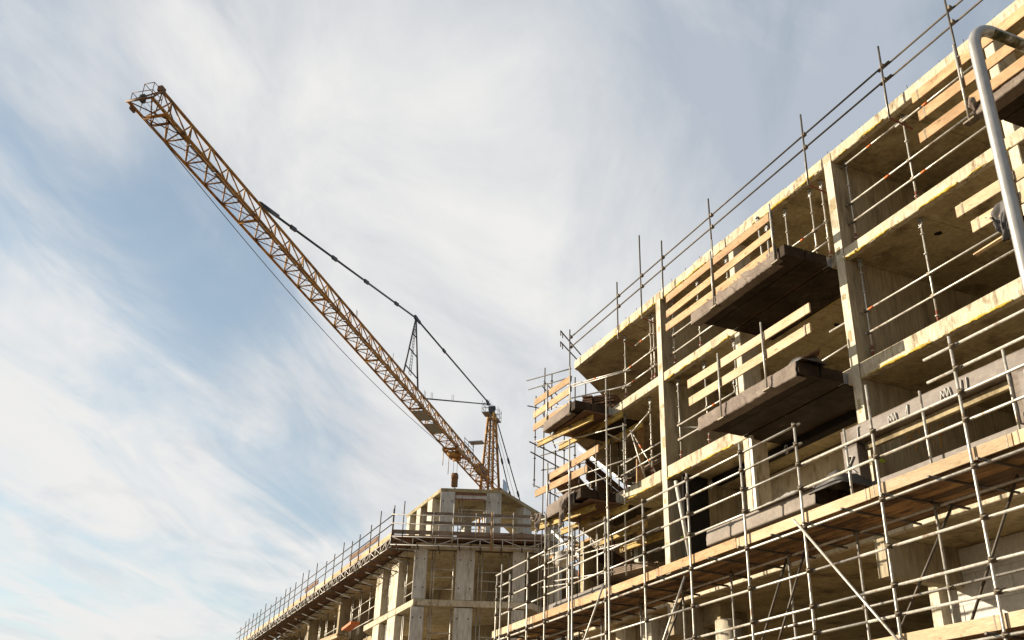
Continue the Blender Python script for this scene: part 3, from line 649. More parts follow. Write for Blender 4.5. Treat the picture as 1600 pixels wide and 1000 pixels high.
stack('stack of dark red boards sticking out left of the lower corner balcony', (-29.9, 14.9, 12.05), 2.4, .9, 5, -.75)
stack('loose dark boards on the floor behind the lower corner guard rail', (-28.0, 16.5, 11.4), 3.2, 1.3, 5, .1)
stack('brown boards heaped on the fourth floor near the stair foot', (-29.2, 16.6, 9.1), 3.4, 1.2, 4, .2, 'board_brown')
stack('dark timbers heaped on the parapet behind the stair', (-31.6, 17.4, 9.9), 3.0, 1.0, 8, 2.2)
stack('brown boards piled under the second slab at the open corner', (-28.2, 17.5, 12.6), 3, 1.2, 3, .0, 'board_brown')

# ------------------------------------------------------------------ corner scaffold: shoring tower around the corner balconies
cs = thing('corner_scaffold', 'dark tube shoring scaffold around the corner balconies at the left end of the building', 'scaffold', (-29, 14.5, 0))
def vtube(x, yt, yb, Y, mat='dark_steel', r=.024):
    a = atY(x, yt, Y); c = atY(x, yb, Y); X = (a.x+c.x)/2
    p = MB().tube((X, Y, c.z), (X+.01, Y, a.z), r, 8); rings(p, (X, Y, c.z), (X, Y, a.z), .9)
    return p.build('standard', mat, cs)
for a in ((848, 578, 1010, 15.6), (866, 705, 1010, 14.6), (898, 590, 1010, 15.4), (889, 745, 1010, 13.3, 'steel'), (905, 720, 1010, 14.2), (949, 590, 1010, 13.75, 'steel'), (955, 610, 900, 15.2), (976, 660, 900, 14.9, 'steel'),
          (915, 600, 650, 15.6), (862, 585, 640, 15.2), (932, 690, 900, 15.7, 'steel'), (923, 720, 930, 16.3, 'steel'), (886, 860, 1010, 15.2, 'steel'), (873, 820, 960, 16.6, 'steel')): vtube(*a)
def dtube(p0, p1, mat='dark_steel', r=.024, name='tube'): return MB().tube(p0, p1, r, 8).build(name, mat, cs)
dtube(atY(823, 595, 15.4), atY(892, 576, 15.0)); dtube(atY(826, 609, 15.4), atY(893, 589, 15.0)); dtube(atY(824, 634, 15.0), atY(858, 641, 16.2))
dtube(atY(827, 690, 13.6), atY(907, 729, 16.3)); dtube(atY(829, 706, 13.6), atY(895, 742, 16.0)); dtube(atY(832, 757, 14.6), atY(905, 792, 16.2))
dtube(atY(850, 596, 15.6), atY(875, 622, 17.0)); dtube(atY(848, 604, 15.6), atY(872, 632, 17)); dtube(atY(835, 690, 15.4), atY(950, 660, 15.0), 'steel')
dtube(atY(845, 712, 15.6), atY(898, 697, 15.2)); dtube(atY(866, 693, 14.6), atY(978, 664, 14.6), 'steel'); dtube(atY(860, 758, 14.6), atY(985, 716, 14.6), 'steel'); dtube(atY(868, 771, 13.9), atY(955, 744, 13.9), 'steel')
dtube(atY(893, 605, 14.4), atY(985, 578, 14.8), 'steel'); dtube(atY(893, 622, 14.4), atY(985, 602, 14.8), 'steel'); dtube(atY(949, 678, 14), atY(980, 692, 16), 'steel')
dtube(atY(895, 825, 14.6), atY(950, 812, 14.6), 'steel'); dtube(atY(850, 860, 15.4), atY(898, 846, 15.2), 'steel'); dtube(atY(854, 880, 15.4), atY(1000, 842, 15.0), 'steel')
dtube(atY(866, 908, 15.2), atY(960, 893, 15.0), 'steel'); dtube(atY(880, 800, 15.6), atY(960, 770, 15.4), 'steel')
dtube(atY(985, 672, 15.0), atY(1012, 760, 15.4), 'steel')
for a in ((836, 620, 760, 15.8), (858, 740, 1010, 15.9), (881, 650, 860, 16.2), (940, 640, 700, 16.6), (967, 690, 800, 15.9), (912, 790, 1010, 15.0, 'steel'), (934, 815, 960, 14.8, 'steel'), (898, 830, 1010, 16.8), (960, 830, 930, 16.8), (988, 830, 920, 17.2), (841, 850, 1010, 16.8)): vtube(*a)
for y0, y1, Y in ((812, 786, 15.6), (838, 812, 16.0), (868, 846, 16.4), (890, 870, 16.8), (918, 902, 16.4), (735, 716, 16.2), (668, 648, 16.4), (640, 622, 16.0)): dtube(atY(846, y0, Y), atY(955, y1, Y), R.choice(('steel', 'dark_steel')))
for (x0, y0), (x1, y1), Y in (((850, 800), (905, 880), 16.2), ((915, 830), (962, 905), 16.4), ((900, 655), (930, 705), 16.6), ((846, 640), (868, 700), 15.9)): dtube(atY(x0, y0, Y), atY(x1, y1, Y))
# sloping access stair behind the corner
st = thing('access_stair', 'steep aluminium scaffold stair sloping down behind the corner balconies', 'stair', (-29, 18.5, 0))
def stair(x0, y0, x1, y1, Y, w=.8, n=9):
    a, c = atY(x0, y0, Y), atY(x1, y1, Y)
    for dy in (0, w): MB().bar(a+V((0, dy, 0)), c+V((0, dy, 0)), .04, .10).build('stringer', 'grey_lattice', st)
    for dy in (0, w): MB().tube(a+V((0, dy, .55)), c+V((0, dy, .55)), .02, 7).build('handrail', 'grey_lattice', st)
    for k in range(1, n): q = a+(c-a)*k/n; MB().box(q.x-.12, q.y+.03, q.z-.02, q.x+.12, q.y+w-.03, q.z+.02).build('tread', 'grate', st)
stair(862, 830, 1000, 955, 17.5, .8, 14); stair(905, 700, 990, 765, 17.6, .8, 8)
# narrow platform with toe boards beyond the stair
lp = thing('landing_platform', 'cluttered plank landing with short uprights beyond the stair at the open corner', 'platform', (-30, 19, 8))
MB().obox(atY(925, 850, 19.5), (3.2, 0, 0), (0, .5, 0), (0, 0, .05)).build('deck', 'deck', lp); MB().obox(atY(905, 868, 18.9), (2.2, 0, 0), (0, .02, 0), (0, 0, .1)).build('toe_board', 'board_brown', lp)
for k in range(10):
    q = atY(940+k*8, 832+k*5, 19.0); MB().tube(q-V((0, 0, .7)), q+V((0, 0, .35)), .02, 7).build('upright', 'steel', lp)
tag(MB().path([atY(x, y, 15.5) for x, y in ((908, 862), (907, 880), (905, 893), (904, 905))], .035, 8).build('orange_strap', 'orange'), 'bright orange strap hanging between the corner scaffold tubes', 'strap')
sack('crumpled pale cloth caught in the corner scaffold', atY(876, 873, 16.4), (.38, .25, .28), 12, 'cloth_white')
# wrapped balcony end at far left on the deck
tag(MB().box(-28.6, 13.5, 7.32, -25.1, 14.5, 7.78).build('wrapped_slab', 'wrap', bevel=.02), 'foil wrapped grey slab end lying behind the left end of the scaffold toe board', 'slab')

# ------------------------------------------------------------------ lamp post in front
lx, ly = -2.6, 3.5
lamp = thing('lamp_post', 'grey galvanised pipe lamp post with curved top in the right foreground', 'lamp post', (lx, ly, 0))
zt = 5.24; rb = .155
pts = [(lx, ly, .0), (lx, ly, 2.5)]+[(lx, ly+rb-rb*math.cos(rad(a)), zt-rb+rb*math.sin(rad(a))) for a in range(0, 91, 5)]+[(lx, ly+1.6, zt)]
ar = MB().path(pts, [.036, .0325]+[.0295]*20, 36).build('post', 'pole', lamp)
b = MB()
vs = []                                                        # moss patch wrapped round the lower flank of the arm
def moss(u, v):
    y = ly+rb-.02+u*1.1; a = rad(100+v*170)+.0; g = noise.noise(V((y*9, v*4, 3)))
    rr = .0303+.0012*noise.noise(V((y*40, v*20, 1)))
    return V((lx+rr*math.sin(a), y, zt+rr*math.cos(a)))
b.grid(moss, 120, 20); b.build('moss', 'moss', ar)
MB().tube((lx, ly, .0), (lx, ly, .9), .055, 24).build('base_sleeve', 'pole', lamp)
MB().box(lx-.1, ly+1.55, zt-.06, lx+.1, ly+2.1, zt+.06).build('lamp_head', 'zinc', lamp, bevel=.03)

# ------------------------------------------------------------------ the far building
fb = thing('far_building', 'second unfinished concrete block with pale columns and a setback top floor below the crane', 'building', (-50, 18, 0))
E_ = V((.39, .92, 0)).normalized(); N_ = V((E_.y, -E_.x, 0)); G_ = V((-.64, .77, 0)).normalized(); NG = V((G_.y, -G_.x, 0))
P0 = V((-46.1, 14.7, 0)); P1 = P0+E_*5.6; P2 = P1+G_*16
def fslab(zb, zt, off=0, mat='edge', left=-95):
    a = P0-N_*off+V((-off*.4, off, 0)); return MB().prism([(left, 14.7+off), (a.x, a.y), tuple((P1-N_*off)[:2]), tuple((P2-N_*off)[:2]), (-95, 40)], zb, zt)
fslab(13.5, 13.8, 0, left=-95).build('floor_slab', 'edge', fb, bevel=.015)
fslab(10.79, 11.09, .0, left=-54.5).build('floor_slab', 'edge', fb, bevel=.015)
MB().prism([(-95, 15.9), (-54.6, 15.9), (-54.6, 39), (-95, 39.9)], 10.76, 11.09).build('floor_slab', 'concrete', fb)
fslab(7.75, 8.1, 0).build('floor_slab', 'edge', fb, bevel=.015); fslab(4.75, 5.1, 0).build('floor_slab', 'edge', fb)
MB().prism([(-95, 19), (-50, 19), tuple((P1+G_*3-NG*4)[:2]), (-58, 38), (-95, 39.5)], 0, 13.52).build('core_wall', 'wall', fb)
def fcol(c, a, w, d, z0, z1, mat='grey_concrete', holes=True):
    c = V((c[0], c[1], 0)); a = V(a); s = V((-a.y, a.x, 0))
    o = MB().obox(c+V((0, 0, (z0+z1)/2)), a*w/2, s*d/2, V((0, 0, (z1-z0)/2))).build('column', mat, fb, bevel=.02)
    if holes:
        b = MB()
        for zz in (z0+.55, z1-.5):
            for k in (-.3, .3):
                q = c+a*w*k-s*(d/2+.003)+V((0, 0, zz)); b.tube(q+s*.004, q, .035, 8)
        b.build('tie_hole', 'black', o)
    return o
for z0, z1 in ((11.1, 13.5), (8.1, 10.75), (5.1, 7.75), (0, 4.75)):
    for t, w in ((.22, .62), (2.38, .88), (4.95, .6)):
        q = P0+E_*t-N_*.28; fcol(q, E_, w, .5, z0, z1)
    for t in (3.2, 7.5, 12): q = P1+G_*t-NG*.3; fcol(q, G_, .7, .5, z0, z1)
    for x0, x1 in ((-52.6, -51.5), (-50.05, -48.75), (-60.4, -59.8), (-68.5, -67.8), (-76.5, -75.8), (-84.5, -83.8)):
        if x0 < -58:
            MB().box(x0, 14.66, z0, x1-.2, 19, z1).build('cross_wall', 'wall', fb)
        else: fcol(((x0+x1)/2, 14.93), (1, 0, 0), x1-x0, .5, z0, z1, 'column', False)
# upturned roof edge of the long wing
b = MB()
for x0, x1 in ((-57, -53.8), (-63, -60.5), (-70, -66.8), (-79, -75)): b.box(x0, 14.9, 13.8, x1, 15.3, 14.75)
b.build('roof_upstand', 'timber_stack', fb)
# setback top floor
Q0 = V((-46.9, 16.0, 0)); Q1 = Q0+E_*3.2; Q2 = Q1+G_*12
MB().prism([(-52.5, 16.0), tuple(Q0[:2]), tuple(Q1[:2]), tuple((Q1+G_*7)[:2]), tuple((Q1+G_*7-NG*3.2)[:2]), (-49.4, 19.7), (-52.5, 19.4)], 16.72, 16.92).build('roof_slab', 'concrete', fb, bevel=.02)
fcol(Q0+E_*.38-N_*.2, E_, .74, .42, 13.8, 16.74); fcol(Q0+E_*2.72-N_*.3, E_, .76, .6, 13.8, 16.74)
fcol(Q1+G_*2.9-NG*.3, G_, .9, .5, 13.8, 16.74); fcol(Q1+G_*6.5-NG*.3, G_, .8, .5, 13.8, 16.74)
for x0, x1 in ((-48.95, -48.2), (-50.75, -50.1), (-52.4, -51.9)): fcol(((x0+x1)/2, 16.25), (1, 0, 0), x1-x0, .45, 13.8, 16.74, 'column')
for x, y in ((-49.6, 18.5), (-52.1, 18.3)): fcol((x, y), (1, 0, 0), .5, .4, 13.8, 16.74)
b = MB(); b.obox(Q0+E_*1.56-N_*.1+V((0, 0, 16.48)), E_*.8, N_*.08, V((0, 0, .12))); b.build('edge_beam', 'grey_concrete', fb, bevel=.01)
b = MB()
for z in (16.36, 16.62): b.obox(Q0+E_*1.5+N_*.01+V((0, 0, z)), E_*.75, N_*.012, V((0, 0, .03)))
b.build('red_primer', 'red', fb)
# props and rails in its openings
def far_rail(label, p, a, L_, z0, z1, zs, mat='steel'):
    g = thing('edge_guard_rail', label, 'guard rail', (p.x, p.y, z0), 'thin tube rails in the openings of the far building')
    a = V(a)
    for k in ((0, .12, 1) if L_ < 3 else (0, .05, .28, .33, .62, .8, 1)): q = p+a*L_*k; MB().tube((q.x, q.y, z0), (q.x, q.y, z1), .028, 6).build('post', mat, g)
    for z in zs:
        k = 0 if L_ < 3 else R.uniform(0, .3); k1 = 1 if L_ < 3 else R.uniform(.6, 1); MB().tube((p.x+a.x*L_*k, p.y+a.y*L_*k, z0+z), ((p+a*L_*k1).x, (p+a*L_*k1).y, z0+z+R.uniform(-.05, .05)), .024, 6).build('rail', mat, g)
lv = {11.1: 'upper', 8.1: 'lower'}
for z0, z1 in ((11.1, 13.5), (8.1, 10.75)):
    far_rail('tube rails in the %s opening between corner and middle column of the far block' % lv[z0], P0+E_*.75-N_*.35, E_, 1.05, z0, z1, (.55, 1.1, 1.5))
    far_rail('tube rails in the %s opening right of the middle column of the far block' % lv[z0], P0+E_*3.0-N_*.35, E_, 1.5, z0, z1, (.5, 1.0, 1.4))
    far_rail('tube rails between two sunlit end columns, %s floor of the far block' % lv[z0], V((-51.3, 15.0, 0)), (1, 0, 0), 1.1, z0, z1, (.5, 1.05))
    far_rail('tube rails between sunlit end column and corner, %s floor of the far block' % lv[z0], V((-48.5, 15.0, 0)), (1, 0, 0), 1.9, z0, z1, (.5, 1.05))
    far_rail('tube rails in the first wide bay of the long wing, %s floor' % lv[z0], V((-59.4, 15.2, 0)), (1, 0, 0), 6.3, z0, z1, (.45, 1.05, 1.6))
    far_rail('tube rails in the second wide bay of the long wing, %s floor' % lv[z0], V((-67.3, 15.2, 0)), (1, 0, 0), 6.5, z0, z1, (.5, 1.1))
    far_rail('tube rails in the third wide bay of the long wing, %s floor' % lv[z0], V((-75.3, 15.2, 0)), (1, 0, 0), 6.5, z0, z1, (.5, 1.1))
far_rail('tube rails in the opening of the setback top floor', Q0+E_*.95-N_*.3, E_, 1.3, 13.8, 16.5, (.6, 1.1, 2.1))
far_rail('tube rails between the sunlit top floor columns', V((-50.0, 16.3, 0)), (1, 0, 0), 1.0, 13.8, 16.6, (1.9, 2.3), 'dark_steel')

# ------------------------------------------------------------------ cantilevered roof decks of the far building
def lattice(b, p, a, L_, z0, z1, n, r=.028):
    b.tube(p+V((0, 0, z0)), p+a*L_+V((0, 0, z0)), r, 6); b.tube(p+V((0, 0, z1)), p+a*L_+V((0, 0, z1)), r, 6)
    for k in range(n+1):
        q = p+a*L_*k/n
        if k < n:
            q2 = p+a*L_*(k+1)/n; m = (k % 4) in (0, 1)
            b.tube(q+V((0, 0, z1 if m else z0)), q2+V((0, 0, z0 if m else z1)), r*.8, 6)
        b.tube(q+V((0, 0, z0)), q+V((0, 0, z1)), r*.8, 6)
fd = thing('roof_scaffold', 'plank deck on lattice girders across the front of the far block', 'scaffold', (-45.5, 13.2, 13.5))
DP = V((-45.95, 13.3, 0)); DL = 7.5
b = MB(); lattice(b, DP-N_*.03, E_, DL, 13.47, 13.87, 7); b.build('lattice_girder', 'grey_lattice', fd)
b = MB(); lattice(b, DP-N_*.9, E_, DL, 13.47, 13.87, 7); b.build('lattice_girder', 'dark_steel', fd)
def along(t, off=0, z=0): return DP+E_*t-N_*off+V((0, 0, z))
MB().obox(along(DL/2, .5, 13.92), E_*DL/2, N_*.5, V((0, 0, .025))).build('deck', 'timber_stack', fd)
for t0, t1, z, h in ((.05, 7.4, 14.10, .2), (1.5, 6.75, 15.02, .2), (1.5, 6.7, 14.58, .17)):
    MB().obox(along((t0+t1)/2, .05, z), E_*(t1-t0)/2, N_*.02, V((0, 0, h/2))).build('guard_board', 'board_brown', fd, bevel=.006)
for t, z1, z0 in ((.05, 15.2, 13.5), (.55, 15.6, 13.5), (2.0, 15.1, 13.5), (2.95, 15.55, 13.4), (4.05, 15.1, 13.9), (4.9, 15.2, 13.3), (5.85, 15.2, 13.5), (6.9, 15.2, 13.4), (7.4, 15.1, 13.4)):
    MB().tube(along(t, 0, z0), along(t, 0, z1), .026, 7).build('post', 'dark_steel' if t < 1 else 'steel', fd)
for z in (14.92, 14.48): MB().tube(along(-.05, -.03, z), along(7.6, -.03, z), .024, 6).build('rail', 'steel', fd)
MB().tube(along(4.82, -.05, 13.35), along(4.82, -.05, 15.2), .05, 8).build('timber_prop', 'board', fd)
for t in (.3, 1.3, 2.3, 3.3, 4.3, 5.3, 6.3, 7.2): MB().tube(along(t, -.1, 13.45), along(t, 1.4, 13.45), .03, 6).build('transom', 'dark_steel', fd)
ld = thing('roof_scaffold', 'long plank deck on lattice girders along the wing of the far block, with many uprights', 'scaffold', (-60, 13.5, 13.5))
LA, LB_ = V((-46.0, 13.42, 0)), V((-86, 12.75, 0)); LDIR = (LB_-LA).normalized(); LL = (LB_-LA).length; LN = V((LDIR.y, -LDIR.x, 0))
if LN.y > 0: LN = -LN
k = 0; t = 0
while t < LL-3:
    b = MB(); lattice(b, LA+LDIR*(t+.1), LDIR, 5.2, 13.42, 13.82, 6, .024); b.build('lattice_girder', 'grey_lattice', ld)
    MB().obox(LA+LDIR*(t+2.7)-LN*.05+V((0, 0, 14.02)), LDIR*2.68, LN*.02, V((0, 0, .12))).build('toe_board', R.choice(('board', 'board_pale', 'board')), ld, bevel=.006)
    MB().obox(LA+LDIR*(t+2.7)-LN*.95+V((0, 0, 13.88)), LDIR*2.68, LN*.88, V((0, 0, .025))).build('deck', 'timber_stack', ld)
    t += 5.4
for z in (14.95, 14.5): MB().tube(LA+LN*.04+V((0, 0, z)), LB_+LN*.04+V((0, 0, z)), .026, 6).build('rail', 'dark_steel', ld)
t = .05
while t < LL:
    h = 15.35+R.uniform(-.12, .22)
    MB().tube(LA+LDIR*t+V((0, 0, 13.3-R.uniform(0, .25))), LA+LDIR*(t+R.uniform(-.06, .06))+V((0, 0, h+R.uniform(-.1, .2))), .027, 7).build('post', 'dark_steel', ld)
    t += 1.78+R.uniform(-.5, .5)
for k in range(28):
    q = LA+LDIR*(k*1.42+.5); MB().tube(q+V((0, -.1, 13.4)), q+V((0, 1.7, 13.4)), .03, 6).build('transom', 'dark_steel', ld)
for k in range(20):
    q = LA+LDIR*(2+k*1.95); MB().bar(q+V((0, .5, 13.36)), q+V((1.0, 1.3, 12.9)), .06, .06).build('bracket', 'dark_steel', ld)
MB().obox(LA+LDIR*17-LN*.3+V((0, 0, 14.6)), LDIR*1.6, LN*.02, V((0, 0, .12))).build('guard_board', 'timber_stack', ld)
MB().obox(LA+LDIR*6-LN*.3+V((0, 0, 14.6)), LDIR*2.6, LN*.02, V((0, 0, .12))).build('guard_board', 'timber_stack', ld)
# pile of planks and a trestle on the far deck
stack('brown planks stacked on the far roof behind the front guard boards', (-45.6, 18.2, 14.05), 3.0, 1.0, 7, 1.15, 'board_brown')
stack('pale planks stacked on the far roof between its columns', (-46.0, 16.9, 13.95), 1.8, .8, 4, 1.2, 'board')
stack('dark clutter of boards at the right end of the far roof', (-45.7, 20.6, 14.3), 2.5, 1.2, 6, 1.9, 'board_brown')

tag(MB().bar((-57.5, 14.5, 11.3), (-55.2, 14.4, 11.32), .5, .14).build('orange_sheet_roll', 'orange'), 'orange rolled sheet lying on the far wing floor beside the sunlit end column', 'sheet roll')
stack('pale planks jutting out of the far wing floor', (-60.9, 14.7, 11.15), 3.0, .8, 5, .1, 'board_pale')

# ------------------------------------------------------------------ tower crane
W_ = V((-.7889, .61452, 0)); T_ = V((.61452, .7889, 0)); JO = V((-48.13, -2.82, 36))
def J(s, t, z): return JO+W_*s+T_*t+V((0, 0, z))
cr = thing('tower_crane', 'yellow tower crane with a long lattice jib rising over the far building', 'crane', J(71, .72, -36))
JW, JH, JL = 1.46, 1.86, 70
b = MB(); b.tube(J(0, 0, 0), J(JL, 0, 0), .088, 8); b.build('bottom_chord', 'crane', cr)
b = MB(); b.tube(J(0, JW, 0), J(JL, JW, 0), .095, 8); b.build('bottom_chord', 'crane', cr)
b = MB(); b.tube(J(1.55, JW/2, JH), J(JL, JW/2, JH), .10, 8); b.build('top_chord', 'crane', cr)
b = MB(); n = 31
for k in range(n+1):
    s = 1.48+k*2.19
    if s > JL: break
    r = .047
    b.tube(J(s, 0, 0), J(s, JW, 0), r*(2.0 if k % 5 == 0 else 1.1), 6)
    if k < n:
        h = 2.19
        b.tube(J(s, 0, .03), J(s+h, JW, .03), r*.7, 6); b.tube(J(s, JW, -.02), J(s+h, 0, -.02), r*.85, 6)
        for t in (0, JW):
            b.tube(J(s, t, 0), J(s+h/2, JW/2, JH), r*1.05, 6); b.tube(J(s+h/2, JW/2, JH), J(s+h, t, 0), r*1.05, 6)
b.build('lacing', 'crane', cr)
b = MB(); s = 1.5
while s < 66:
    b.obox(J(s+1.4, JW-.22, .1), W_*1.37, T_*.17, V((0, 0, .015))); s += 2.85
b.build('walkway', 'grate', cr)
b = MB()
for s0 in (45.6, 49.0): b.obox(J(s0+1.3, JW/2, -.06), W_*1.25, T_*.6, V((0, 0, .02)))
b.build('service_platform', 'grate', cr)
# tip frame and rail
b = MB()
b.tube(J(0, -.12, 0), J(0, JW+.12, 0), .07, 7); b.tube(J(2.2, 0, 0), J(2.2, JW, 0), .08, 7); b.tube(J(0, 0, 0), J(1.6, JW/2, JH), .05, 6); b.tube(J(0, JW, 0), J(1.6, JW/2, JH), .055, 6)
b.tube(J(0, 0, 0), J(2.2, JW, 0), .035, 6); b.tube(J(0, JW, 0), J(2.2, 0, 0), .035, 6)
b.tube(J(2.2, 0, 0), J(1.6, JW/2, JH), .04, 6); b.tube(J(2.2, JW, 0), J(1.6, JW/2, JH), .04, 6)
b.obox(J(.5, -.02, -.12), W_*.2, T_*.06, V((0, 0, .14))); b.obox(J(1.5, JW/2, JH), W_*.2, T_*.14, V((0, 0, .16)))
b.build('tip_frame', 'crane_dark', cr)
b = MB()
for s_ in (.0, .9):
    for t in (.15, .8, 1.4): b.tube(J(s_, t, .0), J(s_, t, 1.05 if t > .5 else .55), .022, 5)
for z, t0 in ((1.05, .8), (.55, .15)):
    for s_ in (0, .9): b.tube(J(s_, t0, z), J(s_, 1.4, z), .022, 5)
    for t in (t0, 1.4): b.tube(J(0, t, z), J(.9, t, z), .022, 5)
b.build('tip_railing', 'crane_dark', cr)
b = MB(); b.tube(J(.2, .6, .3), J(.2, .85, .3), .17, 14); b.obox(J(.2, .72, .15), W_*.2, T_*.08, V((0, 0, .12))); b.build('tip_sheave', 'tie', cr)
# tie bars, king post, apex
KP, AP = J(43.2, JW/2, 8.4), J(69.2, JW/2, 10.0)
def tie(p0, p1, joints, name='tie_bar', r=.085):
    p0, p1 = V(p0), V(p1); o = MB().tube(p0, p1, r, 8).build(name, 'tie', cr); d = (p1-p0).normalized(); sd = d.cross(V((0, 0, 1))).normalized()
    for k in joints:
        q = p0+(p1-p0)*k; MB().obox(q, d*.42, sd*.1, sd.cross(d)*.15).build('joint', 'tie', o, bevel=.03)
tie(J(13.3, JW/2, JH+.05), KP, (.02, .16, .39, .60, .83)); tie(KP, AP, (.03, .33, .96)); tie(J(47.5, JW/2, JH+.05), AP, (.97,), r=.07)
MB().tube(J(13.3, JW/2, JH+.1), J(15.8, JW/2, JH+.65), .15, 8).build('anchor_lug', 'tie', cr)
b = MB()
for s in (48.9, 49.3, 55.2, 55.7): b.tube(J(s, JW/2, JH+(s-47.5)*.375), J(s, JW/2, JH+(s-47.5)*.375+.75), .02, 5)
for s in (30.0, 30.2, 38.5, 47.0, 47.3): b.tube(J(s, JW/2, JH), J(s, JW/2, JH+.7), .02, 5)
b.build('rope_guide', 'tie', cr)
kp = MB(); f1, f2, f3 = J(41.0, 0.2, JH*.2), J(44.2, 1.26, JH*.2), J(41.0, 1.26, JH*.2)
kp.tube(J(41.3, .7, JH), KP, .085, 7); kp.tube(J(45.2, .72, JH), KP, .085, 7)
for k, r_ in ((.15, 1), (.45, 1), (.72, 1)):
    kp.tube(J(41.3, .7, JH).lerp(KP, k), J(45.2, .72, JH).lerp(KP, k), .06, 6)
kp = kp.build('king_post', 'tie', cr)
b = MB(); a0, a1 = J(42.9, .7, JH+.6), KP-V((0, 0, .6)); c0 = W_*.28
for sg in (-1, 1): b.tube(a0+c0*sg, a1+c0*sg*.4, .03, 5)
for k in range(18): q = a0.lerp(a1, k/17); b.tube(q-c0*(1-.6*k/17), q+c0*(1-.6*k/17), .025, 5)
b.build('ladder', 'tie', kp)
MB().obox(KP, W_*.35, T_*.12, V((0, 0, .2))).build('king_post_head', 'tie', kp, bevel=.04)
at = MB(); B0 = [J(69.2, .0, -.8), J(69.2, JW, -.8), J(72.4, .0, -.8), J(72.4, JW, -.8)]; A0 = [J(69.9, .42, 9.3), J(69.9, 1.04, 9.3), J(70.7, .42, 9.3), J(70.7, 1.04, 9.3)]
for p, q in zip(B0, A0): at.tube(p, q, .15, 8)
ao = at.build('apex_tower', 'crane', cr)
b = MB()
for i, j in ((0, 1), (1, 3), (3, 2), (2, 0)):
    for k in range(7):
        u0, u1 = k/7, (k+1)/7
        b.tube(B0[i].lerp(A0[i], u0), B0[j].lerp(A0[j], u1), .05, 5); b.tube(B0[i].lerp(A0[i], u1), B0[j].lerp(A0[j], u1), .04, 5)
b.build('lacing', 'crane', ao)
b = MB(); l0, l1 = J(70.6, .55, .5), J(70.3, .72, 9)
for sg in (-1, 1): b.tube(l0+T_*.2*sg, l1+T_*.2*sg, .025, 5)
for k in range(28): q = l0.lerp(l1, k/27); b.tube(q-T_*.2, q+T_*.2, .02, 5)
b.build('ladder', 'tie', ao)
b = MB(); c = J(70.2, .72, 9.6); b.obox(c, W_*.5, T_*.25, V((0, 0, .35))); b.tube(c-T_*.4+V((0, 0, .3)), c+T_*.4+V((0, 0, .3)), .3, 12); b.build('apex_head', 'tie', ao, bevel=.03)
for sg in (-1, 1):
    pf = MB(); q = J(70.2+sg*1.95, .72, 8.75+sg*.35)
    pf.obox(q, W_*.75, T_*.42, V((0, 0, .04))); o = pf.build('apex_platform', 'grate', ao)
    b = MB()
    for z in (.55, 1.1):
        for a_, c_ in (((-.75, -.42), (.75, -.42)), ((.75, -.42), (.75, .42)), ((.75, .42), (-.75, .42)), ((-.75, .42), (-.75, -.42))):
            b.tube(q+W_*a_[0]+T_*a_[1]+V((0, 0, z)), q+W_*c_[0]+T_*c_[1]+V((0, 0, z)), .025, 5)
    for a_ in ((-.75, -.42), (.75, -.42), (.75, .42), (-.75, .42), (0, .42), (0, -.42)): b.tube(q+W_*a_[0]+T_*a_[1], q+W_*a_[0]+T_*a_[1]+V((0, 0, 1.5)), .025, 5)
    b.build('cage', 'tie', o)
# counter jib behind, its ties, sign sheet, ballast
for t in (.1, 1.36):
    tie(J(70.4, .72+(t-.72)*.4, 9.5), J(86, t, .3), (.42, .72), 'counter_tie', .07)
MB().tube(J(70.4, .72, 9.4), J(86, .72, .3), .022, 5).build('luffing_rope', 'rope', cr)
b = MB()
for t in (0, JW): b.tube(J(72, t, 0), J(88, t, 0), .12, 8)
for k in range(9): b.tube(J(72+k*2, 0, 0), J(74+k*1.75, JW, 0), .05, 5)
b.build('counter_jib', 'crane', cr); MB().obox(J(86.5, JW/2, -.8), W_*1.4, T_*.9, V((0, 0, 1.1))).build('counterweight', 'grey_concrete', cr, bevel=.05)
sg = MB().obox(J(74.2, 1.6, 1.1), W_*.95, T_*.04, V((0, 0, 1.0))).build('sign_sheet', 'sign', cr)
b = MB()
for k in range(5): b.obox(J(73.4+k*.42, 1.545, 1.1), W_*.03, T_*.012, V((0, 0, .98)))
for k in range(4): b.obox(J(74.2, 1.53, .4+k*.5), W_*.94, T_*.012, V((0, 0, .03)))
b.build('sheet_frame', 'tie', sg)
# operator cab, slewing ring, mast
MB().obox(J(71, .72, -1.3), W_*1.2, T_*.9, V((0, 0, .35))).build('slewing_ring', 'tie', cr, bevel=.1)
b = MB(); b.obox(J(68.6, JW+.9, -1.7), W_*.9, T_*.6, V((0, 0, 1.0))); b.build('operator_cab', 'crane', cr, bevel=.08)
b = MB(); MC = [J(70.1, -.2, 0), J(70.1, 1.65, 0), J(71.95, -.2, 0), J(71.95, 1.65, 0)]
for p in MC: b.bar(V((p.x, p.y, 0)), V((p.x, p.y, 34.5)), .2, .2)
for i, j in ((0, 1), (1, 3), (3, 2), (2, 0)):
    for k in range(18): b.tube(V((MC[i].x, MC[i].y, k*1.9)), V((MC[j].x, MC[j].y, k*1.9+1.9)), .06, 5)
b.build('mast', 'crane', cr)
